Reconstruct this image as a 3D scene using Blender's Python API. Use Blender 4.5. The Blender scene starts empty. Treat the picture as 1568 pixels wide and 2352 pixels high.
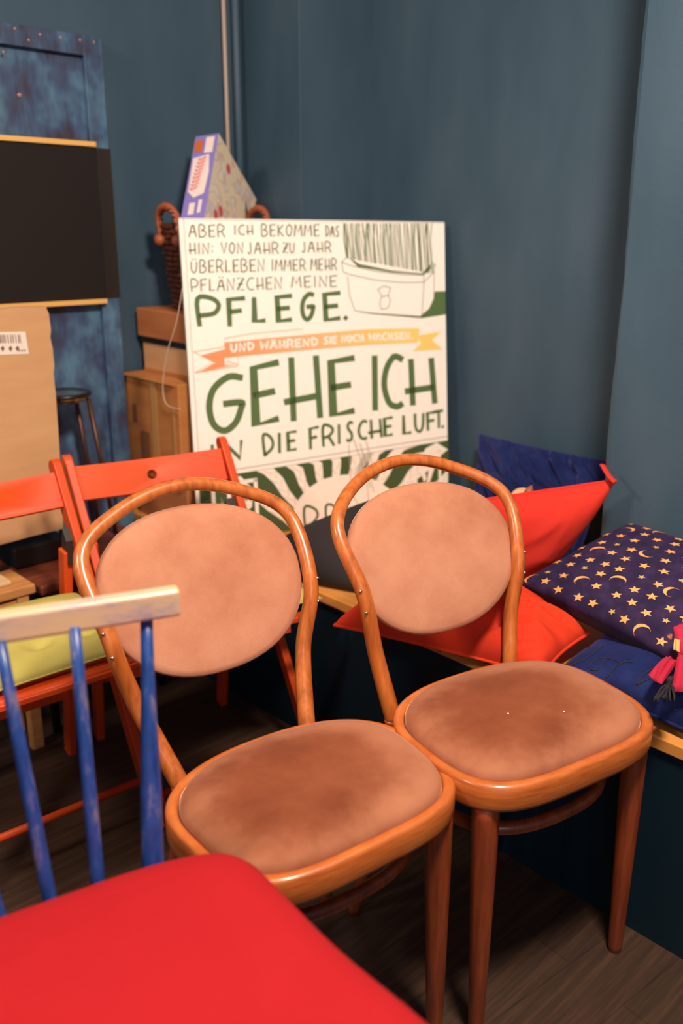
import bpy, math, random
import numpy as np
from mathutils import Vector, Matrix, noise as mnoise
random.seed(7)
S = bpy.context.scene
COL = S.collection
R = math.radians
# ------------------------------------------------------------------ camera
H = 1.32
M = np.array([[0.7003614, -0.19618557, 0.68629813],
              [-0.71361222, -0.21381003, 0.66711533],
              [0.01585902, -0.95697256, -0.28974472]])
PPX, PPY, FPX = 899.351, 1139.441, 2107.464
cd = bpy.data.cameras.new('camera'); cam = bpy.data.objects.new('camera', cd); COL.objects.link(cam)
S.camera = cam
cd.sensor_fit = 'VERTICAL'; cd.sensor_height = 36; cd.sensor_width = 24
cd.lens = 36 * FPX / 2352
cd.shift_x = -(PPX - 784) / 2352; cd.shift_y = -(1176 - PPY) / 2352
cm = Matrix(((M[0][0], -M[0][1], -M[0][2], 0), (M[1][0], -M[1][1], -M[1][2], 0), (M[2][0], -M[2][1], -M[2][2], H), (0, 0, 0, 1)))
cam.matrix_world = cm
cd.clip_start = 0.05
cd.dof.use_dof = True; cd.dof.focus_distance = 1.66; cd.dof.aperture_fstop = 2.3
# ------------------------------------------------------------------ world, lights, exposure
S.view_settings.view_transform = 'Standard'; S.view_settings.look = 'None'
S.view_settings.gamma = 1; S.view_settings.use_curve_mapping = False
S.view_settings.exposure = 0.0
W = bpy.data.worlds.new('world'); S.world = W; W.use_nodes = True
bg = W.node_tree.nodes['Background']; bg.inputs[0].default_value = (0.62, 0.66, 0.8, 1); bg.inputs[1].default_value = 0.20
def area(name, loc, target, size, power, color, shape='DISK'):
    l = bpy.data.lights.new(name, 'AREA'); l.shape = shape; l.size = size; l.energy = power; l.color = color
    o = bpy.data.objects.new(name, l); COL.objects.link(o); o.location = loc
    o.rotation_euler = (Vector(target) - Vector(loc)).to_track_quat('-Z', 'Y').to_euler()
    return o
area('ceiling_lamp_light', (0.70, 0.15, 2.5), (1.1, 1.15, 0.2), 0.34, 72, (1.0, 0.83, 0.66))
area('ceiling_lamp_light', (-1.1, 1.5, 2.5), (0.7, 1.5, 0.2), 0.4, 30, (1.0, 0.82, 0.64))
area('fill_light', (-1.2, -1.8, 1.9), (1.2, 1.4, 0.6), 1.6, 16, (0.92, 0.92, 1.0))  # added cool fill from behind the camera; no window is known there

# ------------------------------------------------------------------ helpers
def lin(c):
    out = []
    for v in c[:3]:
        v /= 255.0
        out.append(v / 12.92 if v <= 0.04045 else ((v + 0.055) / 1.055) ** 2.4)
    return (*out, 1)
def at(px, py, axis, val):
    """world point on the room plane <axis>=val seen at photo position px,py"""
    r = M @ np.array([(px - PPX) / FPX, (py - PPY) / FPX, 1.0])
    o = np.array([0, 0, H]); t = (val - o[axis]) / r[axis]
    return Vector(o + r * t)
def at_plane(px, py, p0, n):
    r = Vector(M @ np.array([(px - PPX) / FPX, (py - PPY) / FPX, 1.0])); o = Vector((0, 0, H))
    return o + r * ((Vector(p0) - o).dot(n) / r.dot(n))

def new_mat(name, color=(200, 200, 200), rough=0.6, spec=0.5, metallic=0.0):
    m = bpy.data.materials.new(name); m.use_nodes = True
    b = m.node_tree.nodes['Principled BSDF']
    b.inputs['Base Color'].default_value = lin(color); b.inputs['Roughness'].default_value = rough
    b.inputs['Specular IOR Level'].default_value = spec; b.inputs['Metallic'].default_value = metallic
    return m
def N(m, t): return m.node_tree.nodes.new(t)
def L(m, a, b): m.node_tree.links.new(a, b)
def bsdf(m): return m.node_tree.nodes['Principled BSDF']
def coords(m, kind='Object', scale=(1, 1, 1), rot=(0, 0, 0)):
    tc = N(m, 'ShaderNodeTexCoord'); mp = N(m, 'ShaderNodeMapping')
    mp.inputs['Scale'].default_value = scale; mp.inputs['Rotation'].default_value = rot
    L(m, tc.outputs[kind], mp.inputs[0]); return mp.outputs[0]
def noise(m, vec, scale, detail=3, rough=0.55):
    n = N(m, 'ShaderNodeTexNoise'); n.inputs['Scale'].default_value = scale; n.inputs['Detail'].default_value = detail
    n.inputs['Roughness'].default_value = rough
    if vec is not None: L(m, vec, n.inputs['Vector'])
    return n.outputs['Fac']
def ramp(m, fac, stops):
    r = N(m, 'ShaderNodeValToRGB'); e = r.color_ramp.elements
    while len(e) < len(stops): e.new(0.5)
    for i, (p, c) in enumerate(stops):
        e[i].position = p; e[i].color = lin(c)
    L(m, fac, r.inputs[0]); return r.outputs[0]
def bump(m, fac, strength=0.2, dist=0.01):
    b = N(m, 'ShaderNodeBump'); b.inputs['Strength'].default_value = strength; b.inputs['Distance'].default_value = dist
    L(m, fac, b.inputs['Height']); L(m, b.outputs[0], bsdf(m).inputs['Normal'])
def mix(m, fac, a, b):
    x = N(m, 'ShaderNodeMix'); x.data_type = 'RGBA'
    if not isinstance(fac, float): L(m, fac, x.inputs[0])
    else: x.inputs[0].default_value = fac
    for s, v in ((6, a), (7, b)):
        if isinstance(v, tuple): x.inputs[s].default_value = lin(v)
        else: L(m, v, x.inputs[s])
    return x.outputs[2]

# ---- materials
def wall_paint(name, stops):
    m = new_mat(name, rough=0.5, spec=0.35)
    c = ramp(m, noise(m, coords(m, 'Object', (1.6, 1.6, 0.55)), 2.6, 3), stops)
    L(m, c, bsdf(m).inputs['Base Color'])
    bump(m, noise(m, coords(m), 60, 4), 0.12, 0.004)
    return m
M_wall = wall_paint('wall_paint_teal', [(0.3, (57, 80, 98)), (0.52, (65, 88, 106)), (0.75, (75, 95, 114))])
M_ceil = new_mat('ceiling_paint', (200, 190, 175), 0.9)

def wood(name, c1, c2, c3, rough=0.35, scale=(2, 2, 30), sc=4.0, coat=0.3, bmp=0.05):
    m = new_mat(name, rough=rough)
    v = coords(m, 'Object', scale)
    f = noise(m, v, sc, 6, 0.62)
    L(m, ramp(m, f, [(0.28, c1), (0.5, c2), (0.72, c3)]), bsdf(m).inputs['Base Color'])
    bsdf(m).inputs['Coat Weight'].default_value = coat; bsdf(m).inputs['Coat Roughness'].default_value = 0.16
    bump(m, f, bmp, 0.002)
    return m
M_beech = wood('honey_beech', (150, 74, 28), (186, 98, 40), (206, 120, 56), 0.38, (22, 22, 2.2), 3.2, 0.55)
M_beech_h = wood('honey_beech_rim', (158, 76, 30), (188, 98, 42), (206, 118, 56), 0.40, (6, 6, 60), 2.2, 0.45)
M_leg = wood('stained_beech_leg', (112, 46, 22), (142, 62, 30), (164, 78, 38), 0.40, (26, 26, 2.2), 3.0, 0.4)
M_oak = wood('light_oak', (196, 132, 74), (214, 150, 88), (226, 166, 104), 0.5, (3, 18, 18), 3, 0.1)
M_bench_top = wood('bench_pine', (206, 128, 58), (222, 146, 70), (232, 160, 84), 0.45, (14, 1.2, 14), 3, 0.15)
M_brown = wood('red_brown_wood', (104, 50, 34), (124, 62, 42), (150, 80, 48), 0.45, (2, 14, 14), 3, 0.2)
M_ledge = new_mat('yellow_pine_ledge', (240, 184, 104), 0.5)
M_red = wood('orange_red_lacquer', (214, 70, 24), (220, 78, 28), (226, 86, 34), 0.42, (3, 3, 3), 2, 0.0, 0.02); bsdf(M_red).inputs['Specular IOR Level'].default_value = 0.3

def velvet(name, stops, sheen=0.5, tint=(255, 214, 190), sc=9.0, rough=0.85, bsc=350, bst=0.15):
    m = new_mat(name, rough=rough, spec=0.15)
    f = noise(m, coords(m), sc, 4, 0.6)
    g = noise(m, coords(m), 260, 2, 0.5)
    c = ramp(m, f, stops)
    c = mix(m, 0.12, c, ramp(m, g, [(0.3, stops[0][1]), (0.7, stops[-1][1])]))
    L(m, c, bsdf(m).inputs['Base Color'])
    b = bsdf(m); b.inputs['Sheen Weight'].default_value = sheen; b.inputs['Sheen Roughness'].default_value = 0.3
    b.inputs['Sheen Tint'].default_value = lin(tint)
    bump(m, noise(m, coords(m), bsc, 2), bst, 0.002)
    return m
M_pad_back = velvet('rose_brown_velvet_back', [(0.3, (168, 106, 80)), (0.5, (184, 124, 97)), (0.7, (196, 138, 110))], 0.4, sc=7)
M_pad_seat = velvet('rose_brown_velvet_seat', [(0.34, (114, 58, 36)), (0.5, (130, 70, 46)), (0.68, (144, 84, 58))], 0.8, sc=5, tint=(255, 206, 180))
def paint_rim_sheen(m):  # velvet's bright sheen near the rim, painted into the base colour with a noisy edge
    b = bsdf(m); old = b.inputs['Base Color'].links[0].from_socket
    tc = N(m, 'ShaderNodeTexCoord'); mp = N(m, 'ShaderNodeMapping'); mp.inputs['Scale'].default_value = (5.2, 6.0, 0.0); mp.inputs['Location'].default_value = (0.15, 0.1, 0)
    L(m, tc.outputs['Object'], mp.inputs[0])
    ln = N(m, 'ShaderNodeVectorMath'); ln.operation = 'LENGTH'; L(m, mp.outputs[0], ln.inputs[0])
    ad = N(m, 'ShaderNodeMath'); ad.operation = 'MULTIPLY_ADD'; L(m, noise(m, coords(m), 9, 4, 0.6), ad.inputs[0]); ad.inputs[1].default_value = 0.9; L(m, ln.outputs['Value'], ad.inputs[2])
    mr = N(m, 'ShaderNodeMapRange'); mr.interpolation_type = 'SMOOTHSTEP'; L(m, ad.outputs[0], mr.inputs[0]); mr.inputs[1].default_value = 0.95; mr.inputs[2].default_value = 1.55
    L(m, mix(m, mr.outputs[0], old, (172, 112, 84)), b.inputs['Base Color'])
paint_rim_sheen(M_pad_seat)
M_redcloth = velvet('red_wool_cushion', [(0.3, (162, 22, 30)), (0.6, (168, 26, 33)), (0.8, (172, 32, 38))], 0.15, (255, 120, 110), 4, bsc=200)
M_coral = velvet('coral_red_cotton', [(0.3, (208, 48, 38)), (0.6, (214, 54, 42)), (0.8, (220, 62, 50))], 0.2, (255, 150, 120), 5, bsc=220)
M_orange = velvet('orange_red_velvet', [(0.3, (208, 50, 30)), (0.6, (216, 60, 34)), (0.8, (224, 72, 42))], 0.4, (255, 140, 90), 6, bsc=220)
M_green = velvet('lime_green_cotton', [(0.3, (176, 164, 84)), (0.6, (190, 178, 96)), (0.8, (202, 188, 108))], 0.1, (240, 240, 160), 6)
M_blue = velvet('royal_blue_velvet', [(0.3, (14, 24, 66)), (0.5, (24, 36, 88)), (0.72, (46, 54, 108))], 0.8, (150, 140, 220), 7)
M_starcloth = velvet('midnight_chenille', [(0.3, (34, 26, 54)), (0.5, (46, 34, 68)), (0.7, (60, 44, 80))], 0.15, (150, 120, 190), 30)
M_starback = new_mat('black_cotton_backing', (34, 32, 44), 0.9)
M_gold = new_mat('gold_print', (240, 166, 96), 0.7)
M_palegold = new_mat('pale_gold_print', (190, 160, 92), 0.7)
M_pink = velvet('pink_velvet', [(0.3, (168, 30, 58)), (0.5, (182, 40, 68)), (0.7, (196, 56, 84))], 0.5, (255, 150, 170), 8)
M_black = new_mat('black_fabric', (38, 32, 34), 0.85)
M_tassel = new_mat('black_tassel_thread', (28, 26, 32), 0.8)
M_plastic = new_mat('dark_plastic', (44, 34, 30), 0.5)
M_card = new_mat('kraft_cardboard', (206, 152, 104), 0.85)
def card(name, a, b):
    m = new_mat(name, rough=0.85, spec=0.2)
    L(m, ramp(m, noise(m, coords(m, 'Object', (1, 1, 5)), 5, 3), [(0.3, a), (0.7, b)]), bsdf(m).inputs['Base Color'])
    bump(m, noise(m, coords(m, 'Object', (1, 1, 40)), 6, 2), 0.08, 0.003)
    return m
M_cardA = card('cardboard_light', (206, 156, 112), (214, 166, 122))
M_cardB = card('cardboard_brown', (176, 112, 62), (196, 130, 76))
M_cardC = card('cardboard_red_brown', (172, 104, 64), (190, 120, 76))
M_tape = new_mat('packing_tape', (190, 140, 84), 0.3)
M_tapedark = new_mat('brown_tape_patch', (132, 82, 44), 0.4)
M_label = new_mat('paper_label', (244, 226, 214), 0.7)
M_ink = new_mat('label_ink', (120, 92, 84), 0.7)
M_wicker = wood('wicker_brown', (44, 22, 16), (84, 42, 28), (150, 78, 46), 0.5, (30, 30, 60), 2, 0.2)
M_wicker_l = new_mat('wicker_light', (160, 84, 52), 0.5)
M_chrome = new_mat('polished_metal', (210, 190, 180), 0.2, 0.5, 1.0)
M_pipe = new_mat('grey_conduit', (186, 164, 152), 0.5)
M_blacksteel = new_mat('black_steel', (30, 26, 26), 0.35)
M_bronze = new_mat('bronze_steel', (96, 64, 52), 0.4, 0.5, 0.6)
M_boardblack = new_mat('blackboard_paint', (32, 26, 26), 0.7, 0.25)
M_stileblack = new_mat('blackboard_paint_edge', (42, 32, 30), 0.5)
M_nail = new_mat('rusty_nail', (190, 130, 110), 0.5)
M_front = new_mat('bench_dark_petrol_paint', (12, 36, 48), 0.5, 0.3)
M_signw = new_mat('sign_white', (255, 248, 240), 0.55)
M_signgrey = new_mat('sign_edge_line', (170, 150, 140), 0.6)
M_signtext = new_mat('sign_thin_text', (118, 120, 92), 0.6)
M_signgreen = new_mat('sign_green', (84, 112, 62), 0.6)
M_signdark = new_mat('sign_dark_green', (66, 86, 46), 0.6)
M_signline = new_mat('sign_sketch_line', (176, 160, 138), 0.6)
M_signpink = new_mat('sign_banner_outline', (238, 164, 122), 0.6)
M_signcream = new_mat('sign_cream', (252, 240, 228), 0.6)
M_screw = new_mat('screw_head', (200, 190, 180), 0.3, 0.5, 1.0)
M_string = new_mat('white_string', (216, 190, 170), 0.7)
M_rubber = new_mat('black_rubber', (20, 18, 18), 0.7)

def weathered_blue(name):
    m = new_mat(name, rough=0.5)
    f1 = noise(m, coords(m, 'Object', (1, 1, 0.7)), 9, 3, 0.6)
    f2 = noise(m, coords(m, 'Object', (5, 5, 0.8)), 6, 5, 0.7)
    a = ramp(m, f1, [(0.38, (58, 52, 72)), (0.5, (60, 82, 118)), (0.64, (92, 134, 164))])
    b = ramp(m, f2, [(0.42, (54, 48, 62)), (0.55, (70, 100, 138)), (0.75, (100, 150, 180))])
    L(m, mix(m, 0.28, a, b), bsdf(m).inputs['Base Color'])
    return m
M_doorblue = weathered_blue('weathered_blue_paint')
def spindle_paint():
    m = new_mat('worn_blue_paint', rough=0.35)
    f = noise(m, coords(m, 'Object', (14, 14, 3)), 3.2, 5, 0.7)
    L(m, ramp(m, f, [(0.36, (24, 56, 120)), (0.52, (34, 70, 142)), (0.62, (104, 100, 140)), (0.75, (160, 132, 140))]), bsdf(m).inputs['Base Color'])
    return m
M_spindle = spindle_paint()
def rail_paint():
    m = new_mat('worn_cream_blue_rail', rough=0.35)
    f = noise(m, coords(m, 'Object', (5, 5, 14)), 4, 5, 0.65)
    L(m, ramp(m, f, [(0.26, (150, 138, 160)), (0.46, (206, 174, 150)), (0.7, (216, 182, 134))]), bsdf(m).inputs['Base Color'])
    return m
M_rail = rail_paint()
def floor_mat():
    m = new_mat('dark_plank_floor', rough=0.5, spec=0.3)
    v = coords(m, 'Object', (1, 1, 1), (0, 0, R(6)))
    br = N(m, 'ShaderNodeTexBrick'); br.inputs['Scale'].default_value = 1.0
    br.inputs['Brick Width'].default_value = 1.15; br.inputs['Row Height'].default_value = 0.12
    br.inputs['Mortar Size'].default_value = 0.0018; br.inputs['Color1'].default_value = lin((70, 50, 40))
    br.inputs['Color2'].default_value = lin((52, 38, 32)); br.inputs['Mortar'].default_value = lin((30, 22, 18))
    L(m, v, br.inputs['Vector'])
    v2 = coords(m, 'Object', (1.3, 26, 1), (0, 0, R(6)))
    g = ramp(m, noise(m, v2, 2.4, 6, 0.7), [(0.3, (40, 30, 26)), (0.5, (64, 47, 38)), (0.72, (98, 70, 52))])
    L(m, mix(m, 0.6, br.outputs['Color'], g), bsdf(m).inputs['Base Color'])
    bump(m, noise(m, v2, 4, 4), 0.1, 0.002)
    return m
M_floor = floor_mat()

# ---- mesh builder
class MB:
    def __init__(s): s.v = []; s.f = []; s.m = []
    def add(s, vs, fs, mi=0):
        o = len(s.v); s.v += [Vector(p) for p in vs]
        s.f += [tuple(i + o for i in f) for f in fs]; s.m += [mi] * len(fs); return s
    def box(s, c, size, rot=None, mi=0):
        x, y, z = [k / 2 for k in size]; rot = rot or Matrix.Identity(3); c = Vector(c)
        vs = [c + rot @ Vector((sx * x, sy * y, sz * z)) for sz in (-1, 1) for sy in (-1, 1) for sx in (-1, 1)]
        return s.add(vs, [(0, 2, 3, 1), (4, 5, 7, 6), (0, 1, 5, 4), (2, 6, 7, 3), (0, 4, 6, 2), (1, 3, 7, 5)], mi)
    def beam(s, a, b, w, t, side, mi=0):
        """rectangular bar a->b; w along 'side', t across"""
        a = Vector(a); b = Vector(b); d = (b - a).normalized(); sd = Vector(side); sd = (sd - d * sd.dot(d)).normalized(); n = d.cross(sd)
        vs = []
        for p in (a, b):
            for sx, sy in ((-1, -1), (1, -1), (1, 1), (-1, 1)): vs.append(p + sd * (sx * w / 2) + n * (sy * t / 2))
        return s.add(vs, [(3, 2, 1, 0), (4, 5, 6, 7), (0, 1, 5, 4), (1, 2, 6, 5), (2, 3, 7, 6), (3, 0, 4, 7)], mi)
    def tube(s, pts, rad, n=12, closed=False, mi=0, flat=1.0, up=None):
        pts = [Vector(p) for p in pts]; k = len(pts)
        rad = rad if isinstance(rad, (list, tuple)) else [rad] * k
        vs = []; prev = None
        for i, p in enumerate(pts):
            if closed: d = pts[(i + 1) % k] - pts[i - 1]
            else: d = pts[min(i + 1, k - 1)] - pts[max(i - 1, 0)]
            d.normalize()
            if prev is None:
                a = Vector(up) if up else (Vector((0, 0, 1)) if abs(d.z) < 0.9 else Vector((0, 1, 0)))
            else: a = prev
            a = (a - d * a.dot(d)).normalized(); prev = a; b = d.cross(a)
            for j in range(n):
                t = 2 * math.pi * j / n
                vs.append(p + (a * math.cos(t) * flat + b * math.sin(t)) * rad[i])
        fs = []
        for i in range(k if closed else k - 1):
            for j in range(n):
                i2 = (i + 1) % k
                fs.append((i * n + j, i * n + (j + 1) % n, i2 * n + (j + 1) % n, i2 * n + j))
        if not closed:
            fs.append(tuple(range(n - 1, -1, -1))); fs.append(tuple((k - 1) * n + j for j in range(n)))
        return s.add(vs, fs, mi)
    def poly(s, pts, mi=0): return s.add(pts, [tuple(range(len(pts)))], mi)
    def prism(s, pts, ext, mi=0):
        n = len(pts); e = Vector(ext); pts = [Vector(p) for p in pts]
        fs = [tuple(range(n - 1, -1, -1)), tuple(range(n, 2 * n))] + [(i, (i + 1) % n, n + (i + 1) % n, n + i) for i in range(n)]
        return s.add(pts + [p + e for p in pts], fs, mi)
    def sphere(s, c, r, n=10, sc=(1, 1, 1), mi=0):
        c = Vector(c); vs = []; fs = []
        for i in range(n + 1):
            th = math.pi * i / n
            for j in range(2 * n):
                ph = math.pi * j / n
                vs.append(c + Vector((r * sc[0] * math.sin(th) * math.cos(ph), r * sc[1] * math.sin(th) * math.sin(ph), r * sc[2] * math.cos(th))))
        for i in range(n):
            for j in range(2 * n):
                a = i * 2 * n + j; b = i * 2 * n + (j + 1) % (2 * n); fs.append((a, a + 2 * n, b + 2 * n, b))
        return s.add(vs, fs, mi)
    def build(s, name, mats, parent=None, smooth=True, world=True, bevel=0, subsurf=0, origin=None):
        mats = mats if isinstance(mats, (list, tuple)) else [mats]
        me = bpy.data.meshes.new(name)
        vs = s.v
        if parent is not None:
            if world:
                inv = (Matrix.Translation(parent.location) @ parent.rotation_euler.to_matrix().to_4x4()).inverted()
                if parent.parent: inv = (Matrix.Translation(parent.parent.location) @ parent.parent.rotation_euler.to_matrix().to_4x4() @ Matrix.Translation(parent.location)).inverted()
                vs = [inv @ v for v in vs]
        else:
            if origin is None:
                lo = Vector([min(v[k] for v in vs) for k in range(3)]); hi = Vector([max(v[k] for v in vs) for k in range(3)])
                origin = Vector(((lo.x + hi.x) / 2, (lo.y + hi.y) / 2, lo.z))
            vs = [v - Vector(origin) for v in vs]
        me.from_pydata([tuple(v) for v in vs], [], s.f); me.update()
        for m in mats: me.materials.append(m)
        for p, mi in zip(me.polygons, s.m): p.material_index = mi; p.use_smooth = smooth
        o = bpy.data.objects.new(name, me); COL.objects.link(o)
        if parent is not None: o.parent = parent
        else: o.location = origin
        if bevel:
            b = o.modifiers.new('bevel', 'BEVEL'); b.width = bevel; b.segments = 3; b.limit_method = 'ANGLE'; b.angle_limit = R(40)
        if subsurf:
            b = o.modifiers.new('sub', 'SUBSURF'); b.levels = subsurf; b.render_levels = subsurf
        if smooth and bevel and not subsurf:
            for p in me.polygons: p.use_smooth = True
            w = o.modifiers.new('wn', 'WEIGHTED_NORMAL'); w.keep_sharp = True
        return o
def thing(name, label, cat, loc, rz=0, group=None):
    o = bpy.data.objects.new(name, None); COL.objects.link(o); o.location = loc; o.rotation_euler = (0, 0, rz)
    o.empty_display_size = 0.1; tag(o, label, cat, group); return o
def tag(o, label, cat, group=None):
    o['label'] = label; o['category'] = cat
    if group: o['group'] = group
    return o
def struct(mb, name, m, **k):
    o = mb.build(name, m, **k); o['kind'] = 'structure'; return o
def spline(ctrl, n=12, closed=False):
    P = [Vector(p) for p in ctrl]; k = len(P); out = []
    for i in range(k if closed else k - 1):
        if closed: p0, p1, p2, p3 = P[i - 1], P[i], P[(i + 1) % k], P[(i + 2) % k]
        else: p0, p1, p2, p3 = P[max(i - 1, 0)], P[i], P[i + 1], P[min(i + 2, k - 1)]
        for q in range(n):
            t = q / n
            out.append(0.5 * ((2 * p1) + (-p0 + p2) * t + (2 * p0 - 5 * p1 + 4 * p2 - p3) * t * t + (-p0 + 3 * p1 - 3 * p2 + p3) * t ** 3))
    if not closed: out.append(P[-1])
    return out

# ------------------------------------------------------------------ the room
YA, XP, XA, YP, YR = 2.5, 1.875, 2.168, 2.222, 1.117      # back wall, piers, alcove wall, pier side, right pier corner
CH = 2.9
struct(MB().box((0.0, 0.4, -0.05), (5.2, 5.2, 0.1)), 'floor', M_floor, smooth=False, origin=(0, 0, 0))
struct(MB().box((0.0, 0.4, CH + 0.05), (5.2, 5.2, 0.1)), 'ceiling', M_ceil, smooth=False)
struct(MB().box((-0.35, YA + 0.05, CH / 2), (4.45, 0.1, CH)), 'wall_back', M_wall, smooth=False)
struct(MB().box(((XP + 2.4) / 2, (YP + 2.6) / 2, CH / 2), (2.4 - XP, 2.6 - YP, CH)), 'wall_back_pier', M_wall, smooth=False, bevel=0.0015)
struct(MB().box(((XA + 2.4) / 2, (YP + YR) / 2, CH / 2), (2.4 - XA, YP - YR, CH)), 'wall_alcove', M_wall, smooth=False)
def wobbly_pier():
    mb = MB(); rnd = random.Random(3); n = 60; vs = []; fs = []
    y0 = -2.2
    for i in range(n + 1):
        z = CH * i / n; w = 0.0025 * math.sin(z * 9) + rnd.uniform(-0.0012, 0.0012)
        vs += [(XP, y0, z), (XP, YR - 0.012, z), (XP + 0.004, YR - 0.004 + w, z), (XP + 0.012, YR + w, z), (2.4, YR, z), (2.4, y0, z)]
    for i in range(n):
        for j in range(6):
            a = i * 6 + j; b = i * 6 + (j + 1) % 6; fs.append((a, b, b + 6, a + 6))
    mb.add(vs, fs); mb.add(vs[:6], [(5, 4, 3, 2, 1, 0)]); mb.add(vs[-6:], [(0, 1, 2, 3, 4, 5)])
    return mb
struct(wobbly_pier(), 'wall_right', M_wall, smooth=False)

# cushioned bench: painted box with wooden top
BX, BZ0, BZ1 = 1.385, 0.408, 0.434
bt = thing('bench', 'long built-in bench with pine top and dark petrol painted front along the right wall', 'bench', (1.6, 0.8, 0))
MB().box(((BX + 0.006 + XP - 0.002) / 2, 0.5, BZ0 / 2), (XP - 0.002 - BX - 0.006, 3.97, BZ0)).build('front_panel', M_front, bt, smooth=False)
mb = MB().prism([(BX - 0.002, -1.5, BZ0), (XP - 0.002, -1.5, BZ0), (XP - 0.002, YR + 0.002, BZ0), (XA - 0.002, YR + 0.002, BZ0), (XA - 0.002, YP - 0.002, BZ0), (XP - 0.002, YP - 0.002, BZ0), (XP - 0.002, YA - 0.002, BZ0), (BX - 0.002, YA - 0.002, BZ0)], (0, 0, BZ1 - BZ0))
mb.build('seat_board', M_bench_top, bt, smooth=False, bevel=0.003)
MB().box((BX + 0.0045, 0.84, 0.2), (0.004, 0.006, 0.40)).build('panel_seam', M_front, bt, smooth=False)

# conduit and painted pipe in the corner
tag(MB().tube([(1.800, 2.478, BZ1), (1.800, 2.478, CH)], 0.0062).build('conduit_pipe', M_pipe), 'thin pale grey vertical conduit running up the corner of the blue wall', 'pipe')
tag(MB().tube([(1.846, 2.483, BZ1), (1.846, 2.483, CH)], 0.013, 16).build('heating_pipe', M_wall), 'wall-coloured blue pipe in the corner right beside the pale conduit', 'pipe')

# ------------------------------------------------------------------ old blue door with blackboard band
dr = thing('panelled_door', 'weathered blue panelled door with a blackboard band and two pine ledges against back wall', 'door', (1.07, 2.48, 0))
f = MB()
f.box((1.354, 2.475, 0.885), (0.054, 0.044, 1.77)); f.box((0.7775, 2.475, 0.885), (0.055, 0.044, 1.77))
f.box((1.066, 2.475, 1.745), (0.522, 0.044, 0.05)); f.box((1.066, 2.475, 0.1), (0.522, 0.044, 0.2))
f.build('door_frame', M_doorblue, dr, smooth=False, bevel=0.002)
MB().box((1.07, 2.484, 0.96), (0.53, 0.024, 1.52)).build('door_panel', M_doorblue, dr, smooth=False)
MB().box((1.065, 2.4555, 1.292), (0.54, 0.033, 0.404)).build('blackboard', M_boardblack, dr, smooth=False)
MB().box((1.355, 2.4515, 1.290), (0.056, 0.003, 0.402)).build('black_painted_stile', M_stileblack, dr, smooth=False)
for z in (1.499, 1.082):
    o = MB().box((1.045, 2.444, z), (0.575, 0.022, 0.013)).build('chalk_ledge', M_ledge, dr, smooth=False, bevel=0.001)
for px, py in ((34, 66), (92, 79), (139, 86), (184, 92), (216, 97), (8, 119), (66, 92)):
    p = at(px, py, 1, 2.4525); MB().sphere(p, 0.0032, 6, (1, 0.4, 1)).build('nail', M_nail, dr)
p = at(45, 218, 1, 2.471); MB().sphere(p, 0.006, 6, (1, 0.25, 0.8)).build('rust_spot', M_nail, dr)

# ------------------------------------------------------------------ cardboard boxes on the bench
def carton(name, label, x0, x1, y0, y1, z0, z1, m, lid=0.0, tape=None, rz=0):
    c = ((x0 + x1) / 2, (y0 + y1) / 2, z0)
    t = thing(name, label, 'box', c, R(rz), 'cardboard boxes stacked on the bench')
    b = MB().box((0, 0, (z1 - z0) / 2), (x1 - x0, y1 - y0, z1 - z0))
    b.build('carton_body', m, t, smooth=False, world=False, bevel=0.004)
    return t
b1 = carton('cardboard_box', 'flattish reddish cardboard box lying directly on the bench under the stack', 1.402, 1.80, 2.185, 2.455, BZ1, 0.565, M_cardC)
MB().box((-0.2, 0.03, 0.118), (0.004, 0.2, 0.014)).build('lid_flap', M_cardB, b1, smooth=False, world=False)
b2 = carton('cardboard_box', 'largest brown cardboard box with tape strip, second from the bottom of the stack', 1.390, 1.80, 2.185, 2.478, 0.567, 0.868, M_cardB)
MB().box((-0.2075, -0.02, 0.15), (0.002, 0.03, 0.30)).box((-0.2075, -0.12, 0.13), (0.0022, 0.012, 0.2)).build('tape_strip', M_tape, b2, smooth=False, world=False)
MB().box((-0.2075, 0.035, 0.08), (0.002, 0.045, 0.12)).box((-0.2075, 0.085, 0.19), (0.002, 0.02, 0.05)).build('dark_patch', M_tapedark, b2, smooth=False, world=False)
MB().box((-0.208, 0.0, 0.299), (0.016, 0.26, 0.006), Matrix.Rotation(R(14), 3, 'Y')).build('top_flap', M_cardB, b2, smooth=False, world=False)
b3 = carton('cardboard_box', 'plain tan cardboard box between the biggest box and the topmost flat box', 1.458, 1.80, 2.19, 2.47, 0.870, 0.955, M_cardA)
MB().box((-0.172, 0, 0.004), (0.004, 0.27, 0.010)).build('bottom_flap', M_cardB, b3, smooth=False, world=False)
b4 = carton('cardboard_box', 'topmost flat orange-brown cardboard box under the wicker basket', 1.447, 1.80, 2.19, 2.478, 0.972, 1.055, M_cardC)
MB().box((0, 0, -0.0085), (0.34, 0.27, 0.0165)).build('dark_base', M_blacksteel, b4, smooth=False, world=False)

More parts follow.
